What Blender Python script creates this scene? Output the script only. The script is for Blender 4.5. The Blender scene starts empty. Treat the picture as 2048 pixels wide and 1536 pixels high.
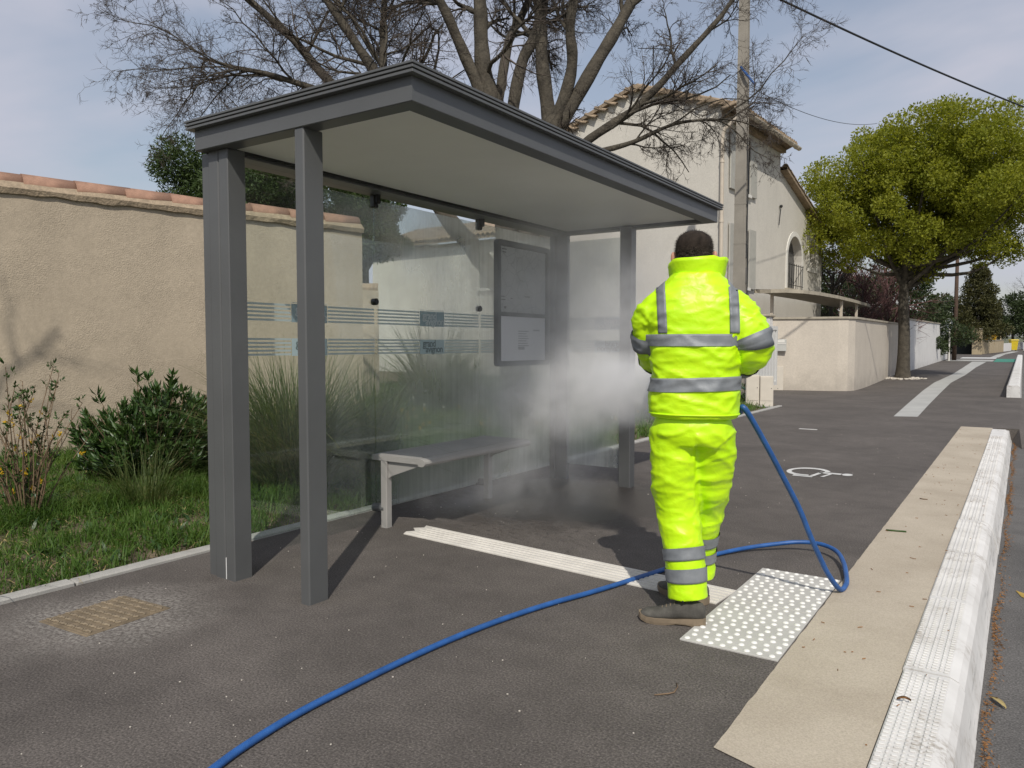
import bpy, math, random
import numpy as np
from mathutils import Vector, Matrix, noise
from mathutils.bvhtree import BVHTree

random.seed(7)
RNG = np.random.default_rng(11)
S = bpy.context.scene
COL = S.collection
rad = math.radians

# ------------------------------------------------------------------ camera
YAW, PITCH, LENS_PX, CAM_H = rad(33.75), math.atan(-78 / 1530.0), 1530.0, 1.25
cd = bpy.data.cameras.new('camera')
cam = bpy.data.objects.new('camera', cd)
COL.objects.link(cam)
cam.location = (0, 0, CAM_H)
cam.rotation_euler = (math.pi / 2 + PITCH, 0, YAW)
cd.sensor_fit = 'HORIZONTAL'
cd.sensor_width = 36.0
cd.lens = LENS_PX / 2048 * 36.0
cd.clip_start = 0.05
cd.clip_end = 3000
S.camera = cam

# ------------------------------------------------------------------ light
SUN_EL, SUN_AZ = rad(46), rad(33.9)          # rays travel 33.9 deg left of +Y
w = bpy.data.worlds.new('World')
S.world = w
w.use_nodes = True
nt = w.node_tree
N, L = nt.nodes, nt.links
N.clear()
out = N.new('ShaderNodeOutputWorld')
bg = N.new('ShaderNodeBackground')
bg.inputs['Strength'].default_value = 0.1
sky = N.new('ShaderNodeTexSky')
sky.sky_type = 'NISHITA'
sky.sun_disc = False
sky.sun_elevation = SUN_EL
sky.sun_rotation = rad(146)
sky.air_density = 1.3
sky.dust_density = 1.5
tc = N.new('ShaderNodeTexCoord')
mp = N.new('ShaderNodeMapping')
mp.inputs['Scale'].default_value = (1.5, 1.5, 4.0)
mp.inputs['Rotation'].default_value = (rad(7), rad(-9), 0.4)
nz = N.new('ShaderNodeTexNoise')
nz.inputs['Scale'].default_value = 1.35
nz.inputs['Detail'].default_value = 5
nz.inputs['Roughness'].default_value = 0.52
nz.inputs['Distortion'].default_value = 0.35
cr = N.new('ShaderNodeValToRGB')
cr.color_ramp.elements[0].position = 0.41
cr.color_ramp.elements[0].color = (0.38, 0.38, 0.38, 1)
cr.color_ramp.elements[1].position = 0.63
cr.color_ramp.elements[1].color = (1, 1, 1, 1)
mx = N.new('ShaderNodeMix')
mx.data_type = 'RGBA'
mx.inputs['B'].default_value = (5.5, 5.6, 6.5, 1)
L.new(tc.outputs['Generated'], mp.inputs['Vector'])
L.new(mp.outputs[0], nz.inputs['Vector'])
L.new(nz.outputs['Fac'], cr.inputs['Fac'])
L.new(cr.outputs['Color'], mx.inputs['Factor'])
L.new(sky.outputs[0], mx.inputs['A'])
L.new(mx.outputs['Result'], bg.inputs['Color'])
L.new(bg.outputs[0], out.inputs['Surface'])

sl = bpy.data.lights.new('sun', 'SUN')
sl.energy = 3.4
sl.angle = rad(0.55)
sl.color = (1.0, 0.945, 0.85)
sun = bpy.data.objects.new('sun', sl)
COL.objects.link(sun)
sd = Vector((-math.sin(SUN_AZ) * math.cos(SUN_EL), math.cos(SUN_AZ) * math.cos(SUN_EL), -math.sin(SUN_EL)))
sun.rotation_euler = sd.to_track_quat('-Z', 'Y').to_euler()
sun.location = (4, -6, 8)

S.view_settings.view_transform = 'Standard'
S.view_settings.look = 'None'
S.view_settings.exposure = 0.0
S.view_settings.gamma = 1.0
S.view_settings.use_curve_mapping = False
try:
    S.cycles.volume_step_rate = 0.45
    S.cycles.volume_bounces = 3
    S.cycles.transparent_max_bounces = 16
    S.cycles.max_bounces = 8
    S.cycles.use_denoising = True
except Exception:
    pass


# ------------------------------------------------------------------ helpers
def tag(o, label=None, cat=None, group=None, kind=None):
    if label: o['label'] = label
    if cat: o['category'] = cat
    if group: o['group'] = group
    if kind: o['kind'] = kind
    return o


def link(name, me, mat=None, parent=None, loc=None, rotz=0, smooth=False):
    o = bpy.data.objects.new(name, me)
    COL.objects.link(o)
    if mat is not None and me is not None and not me.materials:
        for m in (mat if isinstance(mat, (list, tuple)) else [mat]):
            me.materials.append(m)
    if parent is not None:
        o.parent = parent
    if loc is not None:
        o.location = loc
    o.rotation_euler = (0, 0, rotz)
    if smooth and me is not None:
        me.polygons.foreach_set('use_smooth', np.ones(len(me.polygons), bool))
    return o


def empty(name, loc=(0, 0, 0), rotz=0):
    o = bpy.data.objects.new(name, None)
    COL.objects.link(o)
    o.location = loc
    o.rotation_euler = (0, 0, rotz)
    o.empty_display_size = 0.2
    return o


class MB:
    def __init__(s):
        s.v, s.f, s.m, s.mi = [], [], [], 0

    def add(s, verts, faces):
        b = len(s.v)
        s.v.extend([tuple(p) for p in verts])
        s.f.extend([tuple(i + b for i in f) for f in faces])
        s.m.extend([s.mi] * len(faces))
        return s

    def box(s, lo, hi, ch=0.0):
        x0, y0, z0 = lo
        x1, y1, z1 = hi
        if ch <= 0:
            v = [(x0, y0, z0), (x1, y0, z0), (x1, y1, z0), (x0, y1, z0), (x0, y0, z1), (x1, y0, z1), (x1, y1, z1), (x0, y1, z1)]
            return s.add(v, [(0, 3, 2, 1), (4, 5, 6, 7), (0, 1, 5, 4), (1, 2, 6, 5), (2, 3, 7, 6), (3, 0, 4, 7)])
        c = ch
        v, ix = [], {}
        for sx in (0, 1):
            for sy in (0, 1):
                for sz in (0, 1):
                    X, Y, Z = (x0, x1)[sx], (y0, y1)[sy], (z0, z1)[sz]
                    dx, dy, dz = (c, -c)[sx], (c, -c)[sy], (c, -c)[sz]
                    for a, p in (('x', (X, Y + dy, Z + dz)), ('y', (X + dx, Y, Z + dz)), ('z', (X + dx, Y + dy, Z))):
                        ix[(sx, sy, sz, a)] = len(v)
                        v.append(p)
        f = []
        for sx in (0, 1):
            q = [ix[(sx, 0, 0, 'x')], ix[(sx, 1, 0, 'x')], ix[(sx, 1, 1, 'x')], ix[(sx, 0, 1, 'x')]]
            f.append(q if sx else q[::-1])
        for sy in (0, 1):
            q = [ix[(0, sy, 0, 'y')], ix[(0, sy, 1, 'y')], ix[(1, sy, 1, 'y')], ix[(1, sy, 0, 'y')]]
            f.append(q if sy else q[::-1])
        for sz in (0, 1):
            q = [ix[(0, 0, sz, 'z')], ix[(1, 0, sz, 'z')], ix[(1, 1, sz, 'z')], ix[(0, 1, sz, 'z')]]
            f.append(q if sz else q[::-1])
        for a in (0, 1):
            for b in (0, 1):
                q = [ix[(a, b, 0, 'x')], ix[(a, b, 1, 'x')], ix[(a, b, 1, 'y')], ix[(a, b, 0, 'y')]]
                f.append(q if (a ^ b) else q[::-1])
                q = [ix[(a, 0, b, 'x')], ix[(a, 1, b, 'x')], ix[(a, 1, b, 'z')], ix[(a, 0, b, 'z')]]
                f.append(q if not (a ^ b) else q[::-1])
                q = [ix[(0, a, b, 'y')], ix[(1, a, b, 'y')], ix[(1, a, b, 'z')], ix[(0, a, b, 'z')]]
                f.append(q if (a ^ b) else q[::-1])
                for cc in (0, 1):
                    q = [ix[(a, b, cc, 'x')], ix[(a, b, cc, 'y')], ix[(a, b, cc, 'z')]]
                    f.append(q if not ((a + b + cc) % 2) else q[::-1])
        return s.add(v, f)

    def rings(s, rings, cap0=True, cap1=True, closed=True):
        n = len(rings[0])
        v = [p for r in rings for p in r]
        f = []
        for i in range(len(rings) - 1):
            for j in range(n if closed else n - 1):
                k = (j + 1) % n
                f.append((i * n + j, i * n + k, (i + 1) * n + k, (i + 1) * n + j))
        if cap0: f.append(tuple(range(n - 1, -1, -1)))
        if cap1: f.append(tuple((len(rings) - 1) * n + j for j in range(n)))
        return s.add(v, f)

    def tube(s, pts, r, n=8, cap=True, flat=1.0):
        pts = [Vector(p) for p in pts]
        if not isinstance(r, (list, tuple)): r = [r] * len(pts)
        rings, ref = [], None
        for i, p in enumerate(pts):
            t = (pts[min(i + 1, len(pts) - 1)] - pts[max(i - 1, 0)]).normalized()
            if ref is None:
                ref = Vector((0, 0, 1)) if abs(t.z) < 0.9 else Vector((1, 0, 0))
            a = (ref - t * ref.dot(t)).normalized()
            b = t.cross(a)
            ref = a
            rings.append([p + (a * math.cos(2 * math.pi * k / n) * flat + b * math.sin(2 * math.pi * k / n)) * r[i] for k in range(n)])
        return s.rings(rings, cap, cap)

    def prism(s, poly, z0, z1):
        a = [(x, y, z0) for x, y in poly]
        b = [(x, y, z1) for x, y in poly]
        return s.rings([a, b])

    def extrude(s, poly, o, u, v, w, d):
        """polygon (a,b) in axes u,v at origin o, extruded by d along w"""
        o, u, v, w = Vector(o), Vector(u), Vector(v), Vector(w)
        a = [o + u * p + v * q for p, q in poly]
        b = [p + w * d for p in a]
        return s.rings([a, b])

    def ball(s, c, r, n=10, m=6):
        c = Vector(c)
        if not isinstance(r, (tuple, list)): r = (r, r, r)
        rg = []
        for i in range(1, m):
            th = math.pi * i / m
            rg.append([(c.x + r[0] * math.sin(th) * math.cos(2 * math.pi * k / n), c.y + r[1] * math.sin(th) * math.sin(2 * math.pi * k / n), c.z - r[2] * math.cos(th)) for k in range(n)])
        s.rings(rg, True, True)
        return s

    def xf(s, M, start=0):
        s.v[start:] = [tuple(M @ Vector(p)) for p in s.v[start:]]
        return s

    def mesh(s, name='mesh'):
        me = bpy.data.meshes.new(name)
        me.from_pydata(s.v, [], s.f)
        if any(s.m): me.polygons.foreach_set('material_index', s.m)
        me.update()
        return me

    def build(s, name, mat, parent=None, loc=None, rotz=0, smooth=False):
        return link(name, s.mesh(name), mat, parent, loc, rotz, smooth)


def np_mesh(name, V, F, mat, parent=None, smooth=False):
    """V (n,3), F (m,k) arrays with constant k"""
    me = bpy.data.meshes.new(name)
    V = np.asarray(V, np.float32)
    F = np.asarray(F, np.int32)
    k = F.shape[1]
    me.vertices.add(len(V))
    me.vertices.foreach_set('co', V.ravel())
    me.loops.add(F.size)
    me.loops.foreach_set('vertex_index', F.ravel())
    me.polygons.add(len(F))
    me.polygons.foreach_set('loop_start', np.arange(0, F.size, k, dtype=np.int32))
    if smooth: me.polygons.foreach_set('use_smooth', np.ones(len(F), bool))
    me.update(calc_edges=True)
    return link(name, me, mat, parent)


def copy_tree(o, parent=None):
    c = o.copy()
    COL.objects.link(c)
    if parent is not None: c.parent = parent
    for ch in list(o.children): copy_tree(ch, c)
    return c


# ------------------------------------------------------------------ materials
class NT:
    def __init__(s, name):
        s.m = bpy.data.materials.new(name)
        s.m.use_nodes = True
        s.t = s.m.node_tree
        s.t.nodes.clear()
        s.out = s.n('ShaderNodeOutputMaterial')

    def n(s, typ, **kw):
        nd = s.t.nodes.new(typ)
        for k, v in kw.items():
            if hasattr(nd, k): setattr(nd, k, v)
            else: nd.inputs[k.replace('_', ' ')].default_value = v
        return nd

    def l(s, a, b): s.t.links.new(a, b)

    def coord(s, kind='Object', scale=(1, 1, 1), loc=(0, 0, 0)):
        c = s.n('ShaderNodeTexCoord')
        m = s.n('ShaderNodeMapping')
        m.inputs['Scale'].default_value = scale
        m.inputs['Location'].default_value = loc
        s.l(c.outputs[kind], m.inputs['Vector'])
        return m.outputs[0]

    def wpos(s):
        return s.n('ShaderNodeNewGeometry').outputs['Position']

    def noise(s, vec, scale, detail=3, rough=0.5, dist=0.0):
        x = s.n('ShaderNodeTexNoise')
        x.inputs['Scale'].default_value = scale
        x.inputs['Detail'].default_value = detail
        x.inputs['Roughness'].default_value = rough
        x.inputs['Distortion'].default_value = dist
        s.l(vec, x.inputs['Vector'])
        return x.outputs['Fac']

    def ramp(s, fac, stops):
        r = s.n('ShaderNodeValToRGB')
        e = r.color_ramp.elements
        while len(e) < len(stops): e.new(0.5)
        for el, (p, c) in zip(e, stops):
            el.position = p
            el.color = (c, c, c, 1) if isinstance(c, (int, float)) else (*c, 1)
        s.l(fac, r.inputs['Fac'])
        return r.outputs['Color']

    def mix(s, fac, a, b, mode='MIX'):
        x = s.n('ShaderNodeMix')
        x.data_type = 'RGBA'
        x.blend_type = mode
        for sock, v in (('Factor', fac), ('A', a), ('B', b)):
            if isinstance(v, (int, float)): x.inputs[sock].default_value = v if sock == 'Factor' else (v, v, v, 1)
            elif isinstance(v, tuple): x.inputs[sock].default_value = (*v, 1)
            else: s.l(v, x.inputs[sock])
        return x.outputs['Result']

    def math(s, op, a, b=0.0, clamp=False):
        x = s.n('ShaderNodeMath')
        x.operation = op
        x.use_clamp = clamp
        for i, v in enumerate((a, b)):
            if isinstance(v, (int, float)): x.inputs[i].default_value = v
            else: s.l(v, x.inputs[i])
        return x.outputs[0]

    def bump(s, h, strength=0.3, dist=0.01, normal=None):
        b = s.n('ShaderNodeBump')
        b.inputs['Strength'].default_value = strength
        b.inputs['Distance'].default_value = dist
        s.l(h, b.inputs['Height'])
        if normal is not None: s.l(normal, b.inputs['Normal'])
        return b.outputs[0]

    def pbsdf(s, color, rough=0.6, metallic=0.0, normal=None, spec=0.5, **kw):
        p = s.n('ShaderNodeBsdfPrincipled')
        if isinstance(color, tuple): p.inputs['Base Color'].default_value = (*color, 1)
        else: s.l(color, p.inputs['Base Color'])
        if isinstance(rough, (int, float)): p.inputs['Roughness'].default_value = rough
        else: s.l(rough, p.inputs['Roughness'])
        p.inputs['Metallic'].default_value = metallic
        p.inputs['Specular IOR Level'].default_value = spec
        if normal is not None: s.l(normal, p.inputs['Normal'])
        for k, v in kw.items(): p.inputs[k].default_value = v
        return p.outputs[0]

    def done(s, sh):
        s.l(sh, s.out.inputs['Surface'])
        return s.m


def simple(name, c, rough=0.6, var=0.12, scale=8.0, bump=0.0, bscale=60.0, metallic=0.0, spec=0.5, fine=0.0, kind='Object', dist=0.004):
    t = NT(name)
    v = t.coord(kind)
    n1 = t.noise(v, scale, 4, 0.55)
    lo = tuple(max(0, x * (1 - var)) for x in c)
    hi = tuple(min(1, x * (1 + var)) for x in c)
    col = t.ramp(n1, [(0.3, lo), (0.7, hi)])
    if fine > 0:
        n2 = t.noise(v, bscale * 2.2, 2, 0.6)
        col = t.mix(1.0, col, t.ramp(n2, [(0.3, 1 - fine), (0.7, 1.0)]), 'MULTIPLY')
    nrm = None
    if bump > 0: nrm = t.bump(t.noise(v, bscale, 3, 0.6), bump, dist)
    return t.done(t.pbsdf(col, rough, metallic, nrm, spec))


def leaf_mat(name, cols, trans=0.35, rough=0.55, spec=0.35):
    t = NT(name)
    v = t.wpos()
    n1 = t.noise(v, 2.2, 3, 0.6)
    n2 = t.noise(v, 37.0, 1, 0.5)
    f = t.mix(0.5, n1, n2)
    k = len(cols)
    col = t.ramp(f, [(0.34 + 0.32 * i / (k - 1), c) for i, c in enumerate(cols)])
    p = t.pbsdf(col, rough, 0, None, spec)
    tr = t.n('ShaderNodeBsdfTranslucent')
    t.l(t.mix(1.0, col, (1.0, 1.0, 0.55), 'MULTIPLY'), tr.inputs['Color'])
    m = t.n('ShaderNodeMixShader')
    m.inputs[0].default_value = trans
    t.l(p, m.inputs[1])
    t.l(tr.outputs[0], m.inputs[2])
    return t.done(m.outputs[0])


def asphalt(name, base, dust=0.0, wet=False):
    t = NT(name)
    v = t.wpos()
    big = t.noise(v, 0.9, 4, 0.6, 0.4)
    mid = t.noise(v, 6.0, 4, 0.6)
    fin = t.noise(v, 120.0, 2, 0.6)
    b = base
    col = t.ramp(big, [(0.28, tuple(x * 0.78 for x in b)), (0.72, tuple(x * 1.22 for x in b))])
    col = t.mix(1.0, col, t.ramp(mid, [(0.3, 0.86), (0.7, 1.1)]), 'MULTIPLY')
    col = t.mix(1.0, col, t.ramp(fin, [(0.28, 0.45), (0.5, 0.95), (0.72, 1.6)]), 'MULTIPLY')
    vo = t.n('ShaderNodeTexVoronoi')
    vo.inputs['Scale'].default_value = 95
    t.l(v, vo.inputs['Vector'])
    chip = t.ramp(vo.outputs['Distance'], [(0.10, 1.0), (0.2, 0.0)])
    pick = t.ramp(t.noise(v, 41.0, 1), [(0.56, 0.0), (0.64, 1.0)])
    col = t.mix(t.math('MULTIPLY', t.math('MULTIPLY', chip, pick), 0.6), col, (0.34, 0.32, 0.29))
    vo2 = t.n('ShaderNodeTexVoronoi')
    vo2.inputs['Scale'].default_value = 16
    t.l(v, vo2.inputs['Vector'])
    chip2 = t.ramp(vo2.outputs['Distance'], [(0.05, 1.0), (0.085, 0.0)])
    col = t.mix(t.math('MULTIPLY', chip2, 0.22), col, (0.36, 0.34, 0.3))
    rough = 0.85
    if wet:
        sp = t.n('ShaderNodeSeparateXYZ')
        t.l(v, sp.inputs[0])
        # pale dust round the manhole cover
        d = t.n('ShaderNodeVectorMath')
        d.operation = 'DISTANCE'
        t.l(v, d.inputs[0])
        d.inputs[1].default_value = (-3.48, 1.86, 0)
        ring = t.ramp(t.math('ADD', d.outputs['Value'], t.math('MULTIPLY', t.noise(v, 5.0, 4), 0.35)), [(0.36, 1.0), (0.72, 0.0)])
        grain = t.ramp(t.noise(v, 55.0, 4, 0.7), [(0.42, 0.0), (0.62, 1.0)])
        col = t.mix(t.math('MULTIPLY', t.math('MULTIPLY', ring, grain), 0.8), col, (0.33, 0.31, 0.28))
        # damp patch under the far half of the shelter with droplets round it
        d2 = t.n('ShaderNodeVectorMath')
        d2.operation = 'DISTANCE'
        t.l(v, d2.inputs[0])
        d2.inputs[1].default_value = (-3.1, 5.4, 0)
        nd = t.noise(v, 3.2, 4, 0.6)
        wetm = t.ramp(t.math('ADD', t.math('MULTIPLY', d2.outputs['Value'], 0.5), t.math('MULTIPLY', nd, 0.5)), [(0.66, 1.0), (0.84, 0.0)])
        mpn = t.n('ShaderNodeMapping')
        mpn.inputs['Scale'].default_value = (22, 40, 1)
        mpn.inputs['Rotation'].default_value = (0, 0, 0.6)
        t.l(v, mpn.inputs['Vector'])
        drops = t.ramp(t.noise(mpn.outputs[0], 1.0, 1), [(0.60, 0.0), (0.66, 1.0)])
        near = t.ramp(t.math('MULTIPLY', d2.outputs['Value'], 0.5), [(0.55, 1.0), (0.95, 0.0)])
        wm = t.math('MAXIMUM', wetm, t.math('MULTIPLY', drops, near), True)
        col = t.mix(t.math('MULTIPLY', wm, 0.8), col, tuple(x * 0.33 for x in base))
        rr = t.math('SUBTRACT', 0.85, t.math('MULTIPLY', wm, 0.4))
        rough = rr
    nrm = t.bump(t.mix(0.5, fin, t.noise(v, 55.0, 3, 0.7)), 0.55, 0.006)
    return t.done(t.pbsdf(col, rough, 0, nrm, 0.35))


def stucco(name, c, amp=0.5, patch=0.10):
    t = NT(name)
    v = t.wpos()
    big = t.noise(v, 1.3, 4, 0.6, 0.3)
    col = t.ramp(big, [(0.3, tuple(x * (1 - patch) for x in c)), (0.7, tuple(min(1, x * (1 + patch)) for x in c))])
    streak = t.noise(t.coord('Object', (7, 7, 0.8)), 1.0, 3, 0.6)
    col = t.mix(1.0, col, t.ramp(streak, [(0.25, 0.975), (0.6, 1.01)]), 'MULTIPLY')
    sp = t.n('ShaderNodeSeparateXYZ')
    t.l(v, sp.inputs[0])
    grime = t.ramp(t.math('ADD', t.math('MULTIPLY', sp.outputs['Z'], 0.55), t.math('MULTIPLY', t.noise(v, 1.9, 5, 0.65), 0.9)), [(0.42, 0.8), (0.75, 1.0)])
    col = t.mix(1.0, col, grime, 'MULTIPLY')
    col = t.mix(1.0, col, t.ramp(t.noise(v, 26.0, 5, 0.7), [(0.3, 0.88), (0.65, 1.05)]), 'MULTIPLY')
    fin = t.noise(v, 85.0, 4, 0.65)
    msk = t.ramp(t.noise(v, 2.1, 3), [(0.42, 0.25), (0.62, 1.0)])
    vo = t.n('ShaderNodeTexVoronoi')
    vo.inputs['Scale'].default_value = 75
    t.l(v, vo.inputs['Vector'])
    h = t.math('MULTIPLY', t.math('ADD', fin, t.math('MULTIPLY', vo.outputs['Distance'], 0.5)), msk)
    nrm = t.bump(h, amp, 0.012)
    return t.done(t.pbsdf(col, 0.93, 0, nrm, 0.2))


def beige_resin():
    t = NT('beige_resin')
    v = t.wpos()
    col = t.ramp(t.noise(v, 1.6, 5, 0.6, 0.3), [(0.3, (0.40, 0.345, 0.27)), (0.7, (0.51, 0.45, 0.36))])
    col = t.mix(1.0, col, t.ramp(t.noise(v, 160.0, 3, 0.65), [(0.3, 0.78), (0.68, 1.08)]), 'MULTIPLY')
    mp = t.n('ShaderNodeMapping')
    mp.inputs['Scale'].default_value = (14, 34, 1)
    mp.inputs['Rotation'].default_value = (0, 0, -0.5)
    t.l(v, mp.inputs['Vector'])
    sc = t.ramp(t.noise(mp.outputs[0], 0.8, 5, 0.7), [(0.66, 0.0), (0.74, 1.0)])
    gate = t.ramp(t.noise(v, 2.1, 2), [(0.45, 0.0), (0.6, 1.0)])
    col = t.mix(t.math('MULTIPLY', t.math('MULTIPLY', sc, gate), 0.55), col, (0.19, 0.155, 0.115))
    return t.done(t.pbsdf(col, 0.93, 0, t.bump(t.noise(v, 170.0, 3, 0.6), 0.35, 0.004), 0.25))


M = {}
M['asphalt'] = asphalt('asphalt_pavement', (0.104, 0.092, 0.083), wet=True)
M['road'] = asphalt('asphalt_road', (0.115, 0.11, 0.105))
M['soil'] = simple('soil', (0.16, 0.125, 0.08), 0.95, 0.4, 5, 0.8, 22, fine=0.5, dist=0.03)
M['earth'] = simple('far_ground', (0.10, 0.11, 0.06), 0.95, 0.3, 0.6, 0.4, 9)
M['shelter'] = simple('grey_powder_coat', (0.098, 0.101, 0.102), 0.42, 0.07, 3.0, 0.06, 260, spec=0.5, fine=0.06)
M['shelter_bench'] = simple('grey_bench_metal', (0.31, 0.30, 0.285), 0.45, 0.08, 5.0, 0.05, 260)
M['soffit'] = simple('soffit_panel', (0.78, 0.78, 0.72), 0.5, 0.05, 1.2)
M['black'] = simple('black_rubber', (0.012, 0.012, 0.012), 0.4, 0.1)
M['dark'] = simple('dark_void', (0.006, 0.006, 0.006), 0.9, 0.1)
M['steel'] = simple('bare_steel', (0.75, 0.75, 0.74), 0.35, 0.05, metallic=0.0)
M['concrete'] = simple('kerb_concrete', (0.50, 0.485, 0.455), 0.9, 0.1, 6, 0.3, 90, fine=0.15)
M['edging'] = simple('edging_concrete', (0.40, 0.39, 0.365), 0.9, 0.14, 5, 0.4, 70, fine=0.2)
M['whitekerb'] = None
M['beige'] = beige_resin()
M['tactile'] = simple('tactile_concrete', (0.49, 0.48, 0.45), 0.85, 0.08, 5, 0.25, 140, fine=0.14)
M['stud'] = simple('stud_white', (0.72, 0.71, 0.68), 0.75, 0.08, 20)
M['guide'] = simple('guide_strip_white', (0.66, 0.63, 0.58), 0.85, 0.1, 6, 0.3, 120, fine=0.18)
M['paint'] = simple('white_paint', (0.64, 0.64, 0.62), 0.8, 0.1, 9, 0.2, 120, fine=0.2)
M['palegrey'] = simple('pale_grey_paint', (0.42, 0.42, 0.40), 0.85, 0.1, 2, 0.2, 120, fine=0.15)
M['green'] = simple('green_paint', (0.045, 0.22, 0.16), 0.85, 0.1, 2, 0.2, 100)
M['yellow'] = simple('yellow_paint', (0.45, 0.30, 0.06), 0.85, 0.15, 6, 0.2, 100, fine=0.3)
M['iron'] = simple('manhole_iron', (0.27, 0.215, 0.145), 0.75, 0.25, 9, 0.2, 100, fine=0.3)
M['irondark'] = simple('manhole_lid', (0.20, 0.155, 0.10), 0.85, 0.35, 12, 0.2, 100, fine=0.3)
M['wall'] = stucco('garden_wall_render', (0.44, 0.37, 0.28), 0.5, 0.09)
M['house'] = stucco('house_render', (0.60, 0.57, 0.51), 0.2, 0.05)
M['whitewall'] = stucco('white_wall_render', (0.68, 0.67, 0.65), 0.15, 0.03)
M['lowwall'] = stucco('low_wall_render', (0.56, 0.505, 0.43), 0.2, 0.05)
M['farwall'] = stucco('far_wall_render', (0.40, 0.33, 0.22), 0.3, 0.08)
M['coping'] = simple('coping_stone', (0.38, 0.34, 0.27), 0.9, 0.18, 5, 0.3, 60)
M['tile'] = simple('terracotta_tile', (0.31, 0.18, 0.125), 0.85, 0.35, 6, 0.3, 50, fine=0.25, kind='Object')
M['oldtile'] = simple('weathered_tile', (0.33, 0.25, 0.17), 0.9, 0.35, 5, 0.3, 40, fine=0.3)
M['mortar'] = simple('mortar', (0.37, 0.29, 0.20), 0.95, 0.2, 20, 0.7, 45, fine=0.2, dist=0.015)
M['pole'] = simple('pole_concrete', (0.30, 0.275, 0.235), 0.92, 0.12, 3, 0.35, 60, fine=0.2)
M['cable'] = simple('cable_black', (0.02, 0.022, 0.025), 0.5, 0.1)
M['pvc'] = simple('cream_pvc', (0.56, 0.49, 0.40), 0.5, 0.05)
M['shutter'] = simple('shutter_grey', (0.42, 0.41, 0.37), 0.6, 0.06)
M['trimwhite'] = simple('white_trim', (0.70, 0.68, 0.63), 0.8, 0.05)
M['wood'] = simple('brown_wood', (0.075, 0.045, 0.03), 0.85, 0.2, 6, 0.3, 40)
M['gate'] = simple('gate_dark_green', (0.012, 0.018, 0.017), 0.6, 0.1)
M['gatewhite'] = simple('gate_white', (0.62, 0.62, 0.60), 0.5, 0.05)
M['box'] = simple('meter_box_cream', (0.60, 0.55, 0.47), 0.5, 0.05)
M['mail'] = simple('mailbox_grey', (0.48, 0.48, 0.45), 0.4, 0.05)
M['bin'] = simple('yellow_bin', (0.55, 0.42, 0.02), 0.5, 0.06)
M['hosemat'] = simple('blue_hose', (0.022, 0.10, 0.32), 0.45, 0.2, 14, 0.1, 80, fine=0.15)
M['hosedark'] = simple('green_hose', (0.01, 0.12, 0.06), 0.4, 0.1)
M['bark'] = simple('tree_bark', (0.085, 0.073, 0.055), 0.95, 0.4, 7, 0.9, 24, fine=0.4, dist=0.02)
M['twig'] = simple('twig_bark', (0.075, 0.06, 0.048), 0.95, 0.3, 9)
M['redtwig'] = simple('plum_twig', (0.12, 0.06, 0.055), 0.95, 0.3, 9)
M['stem'] = simple('shrub_stem', (0.17, 0.115, 0.07), 0.9, 0.25, 9)
M['leafy'] = leaf_mat('spring_leaf', [(0.17, 0.22, 0.022), (0.27, 0.29, 0.028), (0.37, 0.37, 0.035)], 0.5)
M['dark_leaf'] = leaf_mat('evergreen_leaf', [(0.018, 0.03, 0.012), (0.035, 0.055, 0.016), (0.06, 0.075, 0.025)], 0.2)
M['pine_leaf'] = leaf_mat('pine_needles', [(0.03, 0.055, 0.018), (0.055, 0.09, 0.025), (0.08, 0.115, 0.03)], 0.25)
M['shrub_leaf'] = leaf_mat('shrub_leaf', [(0.022, 0.055, 0.014), (0.045, 0.095, 0.022), (0.085, 0.14, 0.035)], 0.25, 0.4, 0.5)
M['conifer_leaf'] = leaf_mat('conifer_leaf', [(0.035, 0.04, 0.014), (0.065, 0.065, 0.02), (0.10, 0.09, 0.028)], 0.2)
M['grass'] = leaf_mat('grass_blade', [(0.055, 0.115, 0.02), (0.10, 0.19, 0.033), (0.19, 0.24, 0.06)], 0.45)
M['drygrass'] = leaf_mat('tall_grass_blade', [(0.055, 0.09, 0.024), (0.105, 0.145, 0.045), (0.22, 0.20, 0.09)], 0.4)
M['yflower'] = leaf_mat('yellow_petal', [(0.55, 0.34, 0.01), (0.65, 0.42, 0.02), (0.7, 0.48, 0.03)], 0.3)
M['wflower'] = leaf_mat('white_petal', [(0.55, 0.55, 0.5), (0.65, 0.65, 0.6), (0.7, 0.7, 0.66)], 0.3)
M['debris'] = simple('dry_catkins', (0.22, 0.105, 0.035), 0.95, 0.4, 40)
M['deadleaf'] = simple('dead_leaf', (0.42, 0.33, 0.14), 0.8, 0.2, 20)
M['pebble'] = simple('pale_pebble', (0.52, 0.48, 0.42), 0.9, 0.2, 9)
M['signback'] = simple('sign_back', (0.16, 0.18, 0.2), 0.5, 0.05)


def hivis():
    t = NT('hi_vis_fabric')
    v = t.coord('Object')
    n1 = t.noise(v, 9.0, 3, 0.6)
    col = t.ramp(n1, [(0.3, (0.50, 0.86, 0.004)), (0.7, (0.60, 0.93, 0.008))])
    weave = t.noise(v, 700.0, 1)
    wr = t.noise(v, 26.0, 3, 0.55, 0.8)
    nrm = t.bump(weave, 0.10, 0.001)
    nrm = t.bump(wr, 0.32, 0.008, nrm)
    return t.done(t.pbsdf(col, 0.42, 0, nrm, 0.45))


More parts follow.
